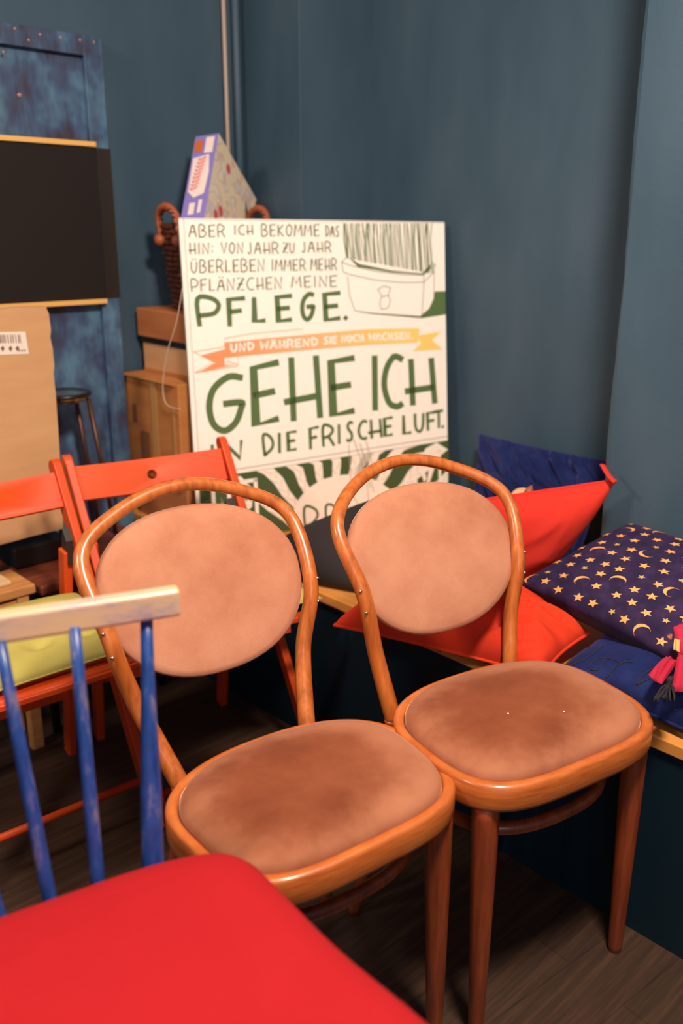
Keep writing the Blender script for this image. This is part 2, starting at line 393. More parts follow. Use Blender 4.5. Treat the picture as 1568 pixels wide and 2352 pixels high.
# wicker basket
bk = thing('wicker_basket', 'dark wicker basket with two handles on top of the cardboard boxes', 'basket', (1.632, 2.325, 1.056))
def basket():
    mb = MB(); n = 40; rows = 16
    for k in range(rows):
        t = k / (rows - 1); z = 0.008 + 0.225 * t; a = 0.125 + 0.03 * t; b = 0.092 + 0.02 * t
        pts = []
        for j in range(n):
            th = 2 * math.pi * j / n
            w = 0.004 * (1 if (j + k) % 2 else -1)
            ex = 2.6; c, s_ = math.cos(th), math.sin(th)
            pts.append(((a + w) * abs(c) ** (2 / ex) * (1 if c >= 0 else -1), (b + w) * abs(s_) ** (2 / ex) * (1 if s_ >= 0 else -1), z))
        mb.tube(pts, 0.008, 6, closed=True)
    return mb
basket().build('basket_weave', M_wicker, bk, world=False)
MB().prism([(0.115 * math.cos(2 * math.pi * j / 24), 0.085 * math.sin(2 * math.pi * j / 24), 0.0) for j in range(24)], (0, 0, 0.012)).build('basket_base', M_wicker, bk, world=False)
for sx in (-1, 1):
    mb = MB(); pts = spline([(sx * 0.148, -0.045, 0.20), (sx * 0.158, -0.042, 0.262), (sx * 0.162, 0, 0.285), (sx * 0.158, 0.042, 0.262), (sx * 0.148, 0.045, 0.20)], 8)
    for q in range(3):
        off = [Vector((0.007 * math.cos(i * 0.9 + q * 2.1), 0, 0.007 * math.sin(i * 0.9 + q * 2.1))) for i in range(len(pts))]
        mb.tube([p + o_ for p, o_ in zip(pts, off)], 0.006, 6)
    mb.sphere((sx * 0.158, -0.045, 0.195), 0.017, 6).sphere((sx * 0.158, 0.045, 0.195), 0.017, 6)
    mb.build('basket_handle', M_wicker_l, bk, world=False)

# board-game box leaning in the basket
P0 = at(502, 306, 1, 2.325)
_r = (P0 - Vector((0, 0, H))).normalized(); _a = Vector(M[:, 0]); _a = (_a - _r * _a.dot(_r)).normalized(); _b = _r.cross(_a)
def camdir(x, y, z): return (_a * x + _b * y + _r * z).normalized()
e1 = camdir(-0.180, 0.728, -0.661)
e3 = camdir(0.361, 0.674, 0.645); e3 = (e3 - e1 * e3.dot(e1)).normalized()
e2 = e3.cross(e1) 
if e2.dot(camdir(-0.917, 0.123, 0.378)) < 0: e2 = -e2
L1, L2, L3 = 0.300, 0.072, 0.285
gb = thing('board_game_box', 'colourful lilac and white board-game box tipped on its corner in the wicker basket', 'game box', P0 + e1 * L1)
def gp(a, b, c): return P0 + e1 * (a * L1) + e2 * (b * L2) + e3 * (c * L3)
M_lilac = new_mat('lilac_print', (140, 128, 206), 0.4)
M_navy = new_mat('navy_print', (52, 44, 104), 0.4)
def picture_mat():
    m = new_mat('game_picture_print', rough=0.4)
    v = coords(m, 'Object', (1, 1, 1))
    vo = N(m, 'ShaderNodeTexVoronoi'); vo.inputs['Scale'].default_value = 30; vo.feature = 'SMOOTH_F1'
    L(m, v, vo.inputs['Vector'])
    sep = N(m, 'ShaderNodeSeparateColor'); L(m, vo.outputs['Color'], sep.inputs[0])
    c = ramp(m, sep.outputs[0], [(0.0, (236, 206, 160)), (0.3, (244, 214, 170)), (0.40, (250, 226, 190)), (0.50, (214, 120, 84)), (0.60, (186, 196, 224)), (0.68, (250, 228, 200)), (0.80, (255, 210, 150)), (0.90, (232, 84, 80)), (0.97, (80, 130, 110))])
    L(m, mix(m, 0.5, c, (255, 246, 226)), bsdf(m).inputs['Base Color'])
    return m
M_pic = picture_mat()
vs = [gp(a, b, c) for a in (0, 1) for b in (0, 1) for c in (0, 1)]
# spine (c=0) lilac, cover (b=0) picture, others navy/lilac
mbx = MB()
mbx.add(vs, [(0, 2, 6, 4)], 0); mbx.add(vs, [(0, 4, 5, 1)], 1); mbx.add(vs, [(4, 6, 7, 5)], 2)
mbx.add(vs, [(0, 1, 3, 2)], 0); mbx.add(vs, [(2, 3, 7, 6)], 0); mbx.add(vs, [(1, 5, 7, 3)], 0)
mbx.build('lid', [M_lilac, M_pic, M_navy], gb, smooth=False)
def quad_on(fn, a0, b0, a1, b1, lift): return [fn(a0, b0, lift), fn(a1, b0, lift), fn(a1, b1, lift), fn(a0, b1, lift)]
sp = lambda a, b, l: gp(a, b, 0) - e3 * l
cv = lambda a, c, l: gp(a, 0, c) - e2 * l
M_gw = new_mat('game_white_print', (246, 226, 222), 0.4); M_gr = new_mat('game_red_print', (228, 96, 104), 0.4)
M_go = new_mat('game_orange_print', (206, 108, 60), 0.4); M_gt = new_mat('game_green_print', (60, 100, 92), 0.4)
mb = MB(); mb.poly([sp(0.24, 0.25, .0006), sp(0.27, 0.93, .0006), sp(0.66, 0.90, .0006), sp(0.74, 0.62, .0006), sp(0.70, 0.20, .0006), sp(0.45, 0.14, .0006)]); mb.poly(quad_on(sp, 0.77, 0.22, 0.92, 0.36, .0006)); mb.poly(quad_on(sp, 0.80, 0.50, 0.93, 0.74, .0006))
mb.poly(quad_on(sp, 0.03, 0.14, 0.22, 0.5, .0006)); mb.build('title_plate', M_gw, gb, smooth=False)
mb = MB()
rr = random.Random(5)
for k in range(9):
    a = 0.27 + k * 0.043; b = 0.36 + 0.16 * (k / 8); w = 0.03
    mb.tube([sp(a, b, .001), sp(a + 0.02, b + 0.12, .001), sp(a + 0.032, b + 0.26, .001), sp(a + 0.014, b + 0.3, .001)], 0.0022, 5)
mb.build('red_title_scrawl', M_gr, gb)
MB().poly(quad_on(sp, 0.06, 0.62, 0.2, 0.96, .0008)).build('orange_picture_patch', M_go, gb, smooth=False)
MB().poly([cv(0.2, 0.75, .0006), cv(0.38, 0.98, .0006), cv(0.8, 0.99, .0006), cv(0.62, 0.8, .0006), cv(0.45, 0.84, .0006)]).build('green_picture_patch', M_gt, gb, smooth=False)
for a, c in ((0.80, 0.2), (0.93, 0.36), (0.85, 0.86), (0.93, 0.74), (0.18, 0.3), (0.7, 0.28)):
    mb = MB(); mb.poly([cv(a + 0.055 * math.cos(t), c + 0.05 * math.sin(t), .0009) for t in [k * math.pi / 4 for k in range(8)]]); mb.build('red_picture_patch', M_gr, gb, smooth=False)
MB().poly([gp(1, 0.2, 0.12) + e1 * .0006, gp(1, 0.85, 0.12) + e1 * .0006, gp(1, 0.85, 0.5) + e1 * .0006, gp(1, 0.2, 0.5) + e1 * .0006]).build('red_side_print', M_gr, gb, smooth=False)

# ------------------------------------------------------------------ lettered sign
SD = Vector((0.909, -0.417, 0)).normalized()
DN = Vector((-0.267, -0.582, -5.424)); DN = (DN - SD * DN.dot(SD)).normalized()
SN = SD.cross(DN).normalized()
if SN.y > 0: SN = -SN                      # faces the room
TL = Vector((1.429, 2.2, 1.312)); SW = 0.776
SH = (TL.z - BZ1 - 0.001) / -DN.z
sg = thing('lettered_sign', 'large white and green hand-lettered sign board leaning in the corner of the bench', 'sign', TL + DN * SH + SD * SW / 2)
def sgn(px, py, lift=0.0006): return at_plane(px, py, TL, SN) + SN * lift
mb = MB(); a, b = TL - SN * 0.018, TL
vs = []
for q in (a, b):
    vs += [q, q + SD * SW, q + SD * SW + DN * SH, q + DN * SH]
mb.add(vs, [(0, 1, 2, 3), (7, 6, 5, 4), (0, 4, 5, 1), (1, 5, 6, 2), (2, 6, 7, 3), (3, 7, 4, 0)])
mb.build('board', M_signw, sg, smooth=False)
mb = MB()
q0 = TL + SN * .0005
mb.add([q0 + SD * 0.012, q0 + SD * 0.0135, q0 + SD * 0.0135 + DN * SH, q0 + SD * 0.012 + DN * SH], [(0, 1, 2, 3)])
mb.add([q0 + DN * 0.002, q0 + SD * SW + DN * 0.002, q0 + SD * SW + DN * 0.0035, q0 + DN * 0.0035], [(0, 1, 2, 3)])
mb.build('edge_line', M_signgrey, sg, smooth=False)

G = {
 'A': [[(0, 0), (.42, 1), (.62, 1), (1, 0)], [(.12, .4), (.95, .4)]],
 'B': [[(.08, 0), (.05, 1), (.7, .95), (.78, .72), (.4, .53), (.85, .45), (.95, .2), (.6, 0), (.08, 0)]],
 'C': [[(1, .95), (.6, 1), (.2, .75), (.1, .4), (.35, .08), (.75, 0), (1, .05)]],
 'D': [[(.25, 0), (.1, 1), (.6, .98), (.95, .65), (.85, .3), (.25, 0)]],
 'E': [[(1, 1), (.05, .97), (.15, 0), (1, .04)], [(.1, .5), (.85, .52)]],
 'F': [[(1, 1), (.05, .97), (.12, 0)], [(.08, .5), (.8, .54)]],
 'G': [[(.95, .98), (.6, 1), (.2, .78), (.08, .45), (.2, .12), (.5, 0), (.8, .15), (.95, .42), (.95, .52), (.5, .5)]],
 'H': [[(.15, 1), (.22, 0)], [(.88, 1), (1, .02)], [(-.02, .3), (.95, .36)]],
 'I': [[(.5, 1), (.55, 0)]],
 'J': [[(.6, 1), (.7, .2), (.4, 0), (.1, .12)]],
 'K': [[(.1, 1), (.15, 0)], [(.9, .95), (.15, .5), (.95, 0)]],
 'L': [[(.1, 1), (.15, .02), (.95, .05)]],
 'M': [[(0, 0), (.15, 1), (.5, .35), (.85, 1), (1, 0)]],
 'N': [[(.08, 0), (.05, 1), (.9, .02), (.95, 1)]],
 'O': [[(.5, 1), (.12, .75), (.1, .3), (.5, 0), (.88, .3), (.9, .75), (.5, 1)]],
 'P': [[(.15, 0), (.05, 1), (.7, .98), (1, .72), (.8, .42), (.15, .36)]],
 'R': [[(.1, 0), (.05, 1), (.7, .96), (.9, .72), (.55, .48), (.12, .42)], [(.55, .46), (1, 0)]],
 'S': [[(.9, .95), (.5, 1), (.2, .8), (.4, .58), (.75, .4), (.8, .12), (.45, 0), (.1, .06)]],
 'T': [[(0, .97), (1, 1)], [(.5, .98), (.55, 0)]],
 'U': [[(.05, 1), (.12, .25), (.5, 0), (.85, .25), (.92, 1)]],
 'V': [[(.02, 1), (.5, 0), (.95, 1)]],
 'W': [[(0, 1), (.25, 0), (.5, .7), (.75, 0), (1, 1)]],
 'Z': [[(.05, 1), (.95, 1), (.1, .02), (1, .02)], [(.2, .5), (.8, .5)]],
 '.': [[(.3, .08), (.5, .0)]], ':': [[(.4, .75), (.45, .68)], [(.42, .3), (.47, .22)]],
 '\u00c4': [[(0, 0), (.42, .9), (.62, .9), (1, 0)], [(.12, .36), (.95, .36)], [(.25, 1.15), (.3, 1.08)], [(.7, 1.15), (.75, 1.08)]],
 '\u00dc': [[(.05, .9), (.12, .25), (.5, 0), (.85, .25), (.92, .9)], [(.25, 1.15), (.3, 1.08)], [(.7, 1.15), (.75, 1.08)]],
}
WID = {'I': .32, '.': .3, ':': .35, 'M': 1.2, 'W': 1.25, 'J': .7, 'L': .8, 'E': .85, 'F': .85}
def ribbon(mb, pts, w, lift):
    """flat stroke on the sign through photo points"""
    P = [sgn(x, y, lift) for x, y in pts]
    n = len(P); vs = []
    for i in range(n):
        d = (P[min(i + 1, n - 1)] - P[max(i - 1, 0)])
        if d.length < 1e-9: d = SD.copy()
        d.normalize(); s_ = SN.cross(d)
        e = (d * w * 0.25) if i == n - 1 else (-d * w * 0.25 if i == 0 else Vector())
        k = 1.0
        if 0 < i < n - 1:
            c_ = (P[i] - P[i - 1]).normalized().dot((P[i + 1] - P[i]).normalized()); k = min(1.0 / max(math.sqrt(max((1 + c_) / 2, 0.05)), 0.5), 1.7)
        vs += [P[i] + e + s_ * w / 2 * k, P[i] + e - s_ * w / 2 * k]
    mb.add(vs, [(2 * i, 2 * i + 1, 2 * i + 3, 2 * i + 2) for i in range(n - 1)])
def smooth_pts(st):
    if len(st) <= 3: return st
    return [(p.x, p.y) for p in spline([(a, b, 0) for a, b in st], 4)]
ROUND = set('BCDGJOPRSU\u00dc')
def word(mb, txt, quad, w, lift=0.0008):
    """quad: photo corners top-left, top-right, bottom-right, bottom-left"""
    ws = [WID.get(c, 1.0) for c in txt]; gap = 0.38 if len(txt) > 1 else 0
    tot = sum(ws) + gap * (len(txt) - 1); x = 0
    (ax, ay), (bx, by), (cx, cy), (dx, dy) = quad
    def Q(u, v):
        v = 1 - v
        return (ax * (1 - u) * (1 - v) + bx * u * (1 - v) + cx * u * v + dx * (1 - u) * v, ay * (1 - u) * (1 - v) + by * u * (1 - v) + cy * u * v + dy * (1 - u) * v)
    for c, wd in zip(txt, ws):
        for st in G[c]:
            st2 = smooth_pts(st) if c in ROUND else st
            ribbon(mb, [Q((x + a * wd) / tot, b) for a, b in st2], w, lift)
        x += wd + gap
def cq(x0, y0, x1, y1, dyr=0):   # coordinates measured in an enlarged crop of the board
    k = 660 / 1568
    return [(400 + x0 * k, 480 + y0 * k), (400 + x1 * k, 480 + (y0 + dyr) * k), (400 + x1 * k, 480 + (y1 + dyr) * k), (400 + x0 * k, 480 + y1 * k)]
lines = [
 [('ABER', (80, 88, 275, 152)), ('ICH', (325, 88, 428, 140)), ('BEKOMME', (475, 85, 790, 148)), ('DAS', (825, 95, 898, 150))],
 [('HIN:', (80, 186, 215, 245)), ('VON', (255, 184, 375, 242)), ('JAHR', (400, 184, 568, 244)), ('ZU', (592, 186, 655, 240)), ('JAHR', (695, 180, 855, 236))],
 [('\u00dcBERLEBEN', (90, 282, 490, 348, -8)), ('IMMER', (530, 276, 715, 336)), ('MEHR', (745, 272, 885, 334))],
 [('PFL\u00c4NZCHEN', (90, 385, 585, 450, -14)), ('MEINE', (640, 368, 885, 428, -4))]]
for ln in lines:
    for t, q in ln:
        mb = MB(); word(mb, t, cq(*q), 0.0036); mb.build('lettering', M_signtext, sg, smooth=False)
for t, q in (('P', (120, 490, 242, 635, -6)), ('F', (292, 490, 380, 635, -3)), ('L', (428, 487, 495, 615)), ('E', (556, 477, 636, 612, -3)), ('G', (692, 465, 760, 603)), ('E', (815, 462, 900, 606, -4)), ('.', (918, 520, 960, 598))):
    mb = MB(); word(mb, t, cq(*q), 0.0128); mb.build('lettering', M_signgreen, sg, smooth=False)
for t, q in (('G', (175, 918, 375, 1212, -4)), ('E', (425, 860, 562, 1180, -22)), ('H', (610, 820, 795, 1152, -14)), ('E', (848, 826, 975, 1125, -12)), ('I', (1060, 808, 1125, 1092)), ('C', (1135, 806, 1240, 1078)), ('H', (1268, 828, 1420, 1066, -8))):
    mb = MB(); word(mb, t, cq(*q), 0.0185); mb.build('lettering', M_signgreen, sg, smooth=False)
for t, q in (('I', (192, 1290, 222, 1390)), ('N', (262, 1270, 370, 1368, -6)), ('D', (478, 1238, 540, 1345, -6)), ('I', (555, 1225, 590, 1328)), ('E', (616, 1218, 663, 1318, -4)), ('F', (738, 1196, 784, 1308, -6)), ('R', (808, 1186, 870, 1294, -6)), ('I', (880, 1178, 915, 1278)), ('S', (938, 1166, 975, 1266, -4)), ('C', (1002, 1160, 1048, 1256, -4)), ('H', (1062, 1154, 1130, 1250, -6)), ('E', (1143, 1142, 1188, 1238, -4)), ('L', (1245, 1130, 1292, 1228, -4)), ('U', (1310, 1120, 1362, 1216, -3)), ('F', (1378, 1112, 1424, 1206, -4)), ('T', (1420, 1104, 1462, 1194, -4)), ('.', (1455, 1140, 1478, 1190))):
    mb = MB(); word(mb, t, cq(*q), 0.0088); mb.build('lettering', M_signgreen, sg, smooth=False)
K = 660 / 1568
def c2(x, y): return (400 + x * K, 480 + y * K)
def flat(mb, pts, lift, mi=0): mb.poly([sgn(*p, lift) for p in pts], mi)
# banner
def banner_mat():
    m = new_mat('sign_banner_print', rough=0.6)
    tc = N(m, 'ShaderNodeTexCoord'); sx = N(m, 'ShaderNodeSeparateXYZ'); L(m, tc.outputs['Object'], sx.inputs[0])
    mr = N(m, 'ShaderNodeMapRange'); L(m, sx.outputs[0], mr.inputs[0]); mr.inputs[1].default_value = -0.34; mr.inputs[2].default_value = 0.34
    L(m, ramp(m, mr.outputs[0], [(0.15, (246, 150, 100)), (0.5, (248, 184, 128)), (0.85, (250, 214, 116))]), bsdf(m).inputs['Base Color'])
    return m
M_banner = banner_mat()
mb = MB()
top = [(275, 728), (500, 706), (800, 678), (1050, 656), (1335, 650)]; bot = [(275, 812), (500, 790), (800, 762), (1050, 742), (1330, 728)]
flat(mb, [c2(*p) for p in top] + [c2(*p) for p in bot[::-1]], .0008)
flat(mb, [c2(140, 800), c2(275, 765), c2(275, 852), c2(340, 848), c2(130, 892), c2(225, 838)], .0007)
flat(mb, [c2(1325, 690), c2(1455, 668), c2(1405, 715), c2(1462, 765), c2(1300, 775), c2(1345, 735)], .0007)
mb.build('banner', M_banner, sg, smooth=False)
mb = MB()
for pts in ([(105, 780), (272, 752), (275, 706), (420, 680), (700, 655)], [(105, 780), (215, 836), (115, 893), (345, 858), (348, 812)], [(300, 812), (285, 830), (350, 850)]):
    ribbon(mb, [c2(*p) for p in pts], 0.0016, .001)
mb.build('banner_outline', M_signpink, sg, smooth=False)
for t, q in (('UND', (308, 738, 432, 778, -8)), ('W\u00c4HREND', (470, 724, 780, 764, -18)), ('SIE', (815, 700, 884, 736, -4)), ('NOCH', (912, 692, 1030, 726, -6)), ('WACHSEN.', (1062, 682, 1300, 716, -8))):
    mb = MB(); word(mb, t, cq(*q), 0.0055, .0012); mb.build('lettering', M_signw, sg, smooth=False)
# planter drawing
mb = MB()
rr = random.Random(11)
for i in range(58):
    x = 925 + i * 8.3; yb = 268 + 85 * ((x - 940) / 460) ; yb = min(max(yb, 262), 350)
    xt = x + rr.uniform(-12, 8); y0 = 80
    xm = x + rr.uniform(-7, 7)
    ribbon(mb, [c2(max(xt, 925), y0), c2(xm, 170), c2(x + 12 + rr.uniform(-5, 5), yb)], rr.choice((0.0014, 0.0018, 0.0024, 0.0036)), .0008)
mb.build('grass_drawing', M_signgreen, sg, smooth=False)
mb = MB()
for pts in ([(945, 258), (912, 290), (922, 345), (960, 358), (1100, 388), (1250, 402), (1360, 400), (1415, 345), (1422, 300), (1400, 290)],
            [(912, 290), (960, 308), (1100, 340), (1250, 358), (1362, 360), (1420, 305)], [(945, 365), (955, 470), (985, 555), (1100, 570), (1340, 585)], [(1362, 400), (1350, 580)], [(1360, 360), (1362, 400)],
            [(1418, 345), (1415, 490), (1390, 545), (1345, 582)],
            [(1110, 440), (1140, 420), (1180, 430), (1165, 470), (1180, 500), (1165, 540), (1130, 548), (1120, 520), (1130, 470), (1110, 440)], [(1130, 480), (1170, 470)]):
    ribbon(mb, [c2(*p) for p in pts], 0.0018, .0009)
mb.build('planter_drawing', M_signtext, sg, smooth=False)
mb = MB()
flat(mb, [c2(1420, 450), c2(1478, 448), c2(1480, 575), c2(1350, 596), c2(1000, 566), c2(1345, 584), c2(1390, 548), c2(1416, 492)], .0008)
flat(mb, [c2(950, 262), c2(1010, 300), c2(1180, 335), c2(1350, 352), c2(1400, 300), c2(1395, 330), c2(1355, 358), c2(1180, 345), c2(1000, 315)], .0008)
mb.build('planter_shade', M_signgreen, sg, smooth=False)
# lower artwork
mb = MB()
flat(mb, [c2(118, 1478), c2(335, 1445), c2(1494, 1262), c2(1500, 1500), c2(1502, 1990), c2(155, 1990)], .0007)
mb.build('green_field', M_signdark, sg, smooth=False)
mb = MB(); ribbon(mb, [c2(105, 1452), c2(330, 1422), c2(1492, 1240)], 0.0024, .0008); mb.build('artwork_line', M_signline, sg, smooth=False)
ctr = (893, 1929)
mb = MB()
RX = 285
for ang, hw in ((141, 2.3), (126.5, 3.1), (113.5, 2.8), (101.8, 2.5), (91, 2.5), (80, 3.0), (71, 2.2), (62.5, 2.6), (49, 3.1), (37, 3.0)):
    a0, a1 = R(ang - hw), R(ang + hw)
    pts = []
    def rim(a, rr_):
        x = ctr[0] + math.cos(a) * rr_; y = ctr[1] - math.sin(a) * rr_ * 1.0; return x, y
    seq = []
    for k in range(9):
        r_ = 240 + k * 78; jig = (0.82 if k % 2 else 1.12)
        seq.append((r_, R(ang - hw * jig)))
    seq2 = [(r_, R(ang + hw * (1.12 if k % 2 else 0.82))) for k, (r_, _) in enumerate(seq)]
    P_ = [rim(a, r_) for r_, a in seq] + [rim(a, r_) for r_, a in seq2[::-1]]
    # keep to the printed field
    Q_ = []
    for x, y in P_:
        ytop = 1445 - (x - 335) * (1445 - 1262) / (1494 - 335) + 2
        Q_.append((min(max(x, 128), 1492), max(y, ytop)))
    flat(mb, [c2(*p) for p in Q_], .0009)
mb.build('leaf_rays', M_signcream, sg, smooth=False)
mb = MB()
rr = random.Random(4)
for ang in (154, 141, 126.5, 113.5, 101.8, 91, 80, 71, 62.5, 49, 37):
    for k in range(16):
        r_ = 330 + k * 30; a = R(ang + rr.uniform(-.4, .4)); s_ = 1 if k % 2 else -1
        x, y = ctr[0] + math.cos(a) * r_, ctr[1] - math.sin(a) * r_
        x2, y2 = ctr[0] + math.cos(a + s_ * 0.045) * (r_ + 40), ctr[1] - math.sin(a + s_ * 0.045) * (r_ + 40)
        if y2 < 1445 - (x2 - 335) * 0.158 + 8 or x2 > 1488 or y < 1445 - (x - 335) * 0.158 + 8: continue
        ribbon(mb, [c2(x, y), c2(x2, y2)], 0.0014, .0011)
mb.build('leaf_sketch_lines', M_signline, sg, smooth=False)
mb = MB()
flat(mb, [c2(950 + 312 * math.cos(t), 1715 - 266 * math.sin(t)) for t in [2 * math.pi * k / 48 for k in range(48)]], .0013)
mb.build('white_oval', M_signcream, sg, smooth=False)
for t, q in (('R', [(696, 1167), (733, 1165), (731, 1232), (700, 1236)]), ('R', [(746, 1163), (780, 1160), (780, 1225), (750, 1228)])):
    mb = MB(); word(mb, t, q, 0.0072, .0017); mb.build('lettering', M_signdark, sg, smooth=False)
mb = MB()
for a, b in (((812, 1010), (850, 1120)), ((826, 1018), (858, 1130)), ((840, 1012), (862, 1100)), ((800, 1020), (806, 1120)), ((795, 1150), (820, 1195)), ((812, 1140), (838, 1190)), ((806, 1180), (850, 1160)), ((842, 1110), (846, 1150)), ((800, 1170), (812, 1200))):
    ribbon(mb, [a, b], 0.0022, .0018)
mb.build('stalk_sketch_lines', M_signline, sg, smooth=False)
def frame_art(x0, y0, x1, y1, dy):
    m_ = MB(); w = 0.011
    ribbon(m_, [(x0, y0), (x1, y0 - dy), (x1 + 4, y1), (x0 + 5, y1)], w, .0015); ribbon(m_, [(x0 + 5, y1), (x0, y0)], w, .0015); return m_
for pts in ([(452, 1118), (460, 1240)], [(488, 1112), (496, 1240)], [(524, 1106), (532, 1240)], [(450, 1122), (588, 1102)], [(586, 1102), (594, 1240)]):
    mb = MB(); ribbon(mb, pts, 0.011, .0015); mb.build('frame_bar', M_signcream, sg, smooth=False)
for pts in ([(953, 1045), (955, 1120)], [(953, 1045), (1012, 1034)], [(1008, 1036), (1010, 1118)]):
    mb = MB(); ribbon(mb, pts, 0.009, .0015); mb.build('frame_bar', M_signcream, sg, smooth=False)
for cx, cy in ((509, 1168), (570, 1156)):
    mb = MB(); flat(mb, [(cx - 9, cy - 12), (cx - 4, cy - 4), (cx, cy - 14), (cx + 4, cy - 4), (cx + 9, cy - 12), (cx + 8, cy + 8), (cx, cy + 15), (cx - 8, cy + 8)], .0016); mb.build('tulip_drawing', M_signcream, sg, smooth=False)
mb = MB()
for k in range(4):
    flat(mb, [(463 + k * 6, 1162 + k * 2), (468 + k * 6, 1160 + k * 2), (478 + k * 6, 1185), (472 + k * 6, 1187)], .0016)
mb.build('leaf_drawing', M_signcream, sg, smooth=False); mb = MB(); flat(mb, [(962, 1075), (975, 1080), (979, 1100), (973, 1108)], .0016); mb.build('leaf_drawing', M_signcream, sg, smooth=False); mb = MB(); flat(mb, [(985, 1072), (997, 1074), (986, 1108), (979, 1110)], .0016)
mb.build('leaf_drawing', M_signcream, sg, smooth=False)

# thin cord hanging beside the sign
tag(MB().tube(spline([at(419, 662, 0, 1.38), at(405, 740, 0, 1.378), at(384, 810, 0, 1.376), at(374, 880, 0, 1.376), at(378, 920, 0, 1.376), at(392, 935, 0, 1.378), at(414, 940, 0, 1.38)], 10), 0.0013, 6).build('white_cord', M_string), 'thin white cord hanging in a loop at the left edge of the sign', 'cord')

# ------------------------------------------------------------------ bentwood chairs
def chair(name, label, loc, q):
    t = thing(name, label, 'chair', (loc[0], loc[1], 0), loc[2], 'bentwood chairs with rose-brown velvet upholstery')
    zr, a, bf, bb, k_, nf, nb = q['zr'], q['a'], q['bf'], q['bb'], q['k'], q['nf'], q['nb']
    def outline(scale=0.0, n=72):
        pts = []
        for i in range(n):
            th = 2 * math.pi * i / n; c, s_ = math.cos(th), math.sin(th)
            nn = nf if s_ < 0 else nb; b = bf if s_ < 0 else bb
            x = (a - scale) * math.copysign(abs(c) ** (2 / nn), c); y = (b - scale) * math.copysign(abs(s_) ** (2 / nn), s_)
            pts.append((x * (1 - k_ * y / .2), y))
        return pts
    # seat ring: lofted cross-section
    prof = [(0.002, zr - 0.046), (0.0, zr - 0.040), (0.0, zr - 0.006), (0.003, zr - 0.001), (0.009, zr), (0.015, zr - 0.001), (0.018, zr - 0.006), (0.020, zr - 0.046)]
    mb = MB(); n = 72; vs = []; fs = []
    for s_, z in prof: vs += [(x, y, z) for x, y in outline(s_)]
    m_ = len(prof)
    for i in range(m_):
        for j in range(n):
            i2 = (i + 1) % m_; fs.append((i * n + j, i * n + (j + 1) % n, i2 * n + (j + 1) % n, i2 * n + j))
    mb.add(vs, fs); mb.build('seat_ring', M_beech_h, t, world=False)
    # upholstered seat pad, domed
    mb = MB(); vs = []; fs = []
    rings = [(0.019, -0.03), (0.0185, -0.006), (0.0195, 0.002), (0.024, 0.009), (0.034, 0.0155), (0.055, 0.0225), (0.085, 0.028), (0.12, 0.031), (0.15, 0.032)]
    for s_, dz in rings: vs += [(x, y, zr + dz) for x, y in outline(s_)]
    for i in range(len(rings) - 1):
        for j in range(n): fs.append((i * n + j, i * n + (j + 1) % n, (i + 1) * n + (j + 1) % n, (i + 1) * n + j))
    vs.append((0, 0, zr + 0.0322)); c0 = len(vs) - 1
    for j in range(n): fs.append(((len(rings) - 1) * n + j, (len(rings) - 1) * n + (j + 1) % n, c0))
    fs.append(tuple(range(n - 1, -1, -1)))
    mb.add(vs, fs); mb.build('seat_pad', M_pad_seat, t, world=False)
    # bent back hoop
    ctl = [(q['pa'] - 0.006, q['py'] - 0.012, zr - 0.06), (q['p1'][0], q['p1'][1], .56), (q['p2'][0], q['p2'][1], .68), (q['p3'][0], q['p3'][1], .79), (0.55 * q['p3'][0], q['ty'] * .8 + q['p3'][1] * .2, q['tz'] - .022), (0, q['ty'], q['tz'])]
    full = ctl + [(-x, y, z) for x, y, z in ctl[-2::-1]]
    pts = spline(full, 12)
    rad = []
    for p in pts:
        tt = min(max((p.z - zr) / (q['tz'] - zr), 0), 1)
        rad.append(0.0155 - 0.0035 * tt)
    MB().tube(pts, rad, 18, up=(0, 1, 0)).build('back_hoop', M_beech, t, world=False)
    # oval back pad between the posts
    def hy(z):     # y of the hoop at height z
        best = min((p for p in pts if p.x >= 0), key=lambda p: abs(p.z - z)); return best.y
    z_lo, z_hi = .572, .829; y_lo = hy(.60) - 0.012; y_hi = hy(.80)
    sl = (y_hi - y_lo) / .2; y_at = lambda z: y_lo + (z - .60) * sl
    zc = 0.712
    mb = MB(); n = 64; vs = []; fs = []
    def pout(sc, off):
        o = []
        for i in range(n):
            th = 2 * math.pi * i / n; c, s_ = math.cos(th), math.sin(th)
            e = 2.25
            x = 0.188 * sc * math.copysign(abs(c) ** (2 / e), c)
            hz = (z_hi - zc) if s_ > 0 else (zc - z_lo)
            z = zc + hz * sc * math.copysign(abs(s_) ** (2 / (2.3 if s_ > 0 else 2.0)), s_)
            curve = -0.018 * (1 - (x / 0.19) ** 2) * -1
            o.append((x, y_at(z) + off + curve, z))
        return o
    pr = [(0.90, 0.012), (0.985, 0.008), (1.0, 0.0), (0.992, -0.007), (0.965, -0.0125), (0.90, -0.016), (0.75, -0.0195), (0.5, -0.022), (0.25, -0.023)]
    for sc, off in pr: vs += pout(sc, off)
    for i in range(len(pr) - 1):
        for j in range(n): fs.append((i * n + j, (i + 1) * n + j, (i + 1) * n + (j + 1) % n, i * n + (j + 1) % n))
    vs.append((0, y_at(zc) - 0.0235 + 0.018, zc)); c0 = len(vs) - 1
    for j in range(n): fs.append(((len(pr) - 1) * n + (j + 1) % n, (len(pr) - 1) * n + j, c0))
    fs.append(tuple(range(n)))
    mb.add(vs, fs); mb.build('back_pad', M_pad_back, t, world=False)
    # legs
    for sx in (-1, 1):
        top = Vector((sx * q['lx'], q['ly'], zr - 0.03)); ft = Vector((sx * q['fx'], q['fy'], 0))
        MB().tube([top, top.lerp(ft, .08), top.lerp(ft, .35), top.lerp(ft, .97), ft], [0.021, 0.0225, 0.0205, 0.0135, 0.0115], 18).build('leg', M_leg, t, world=False)
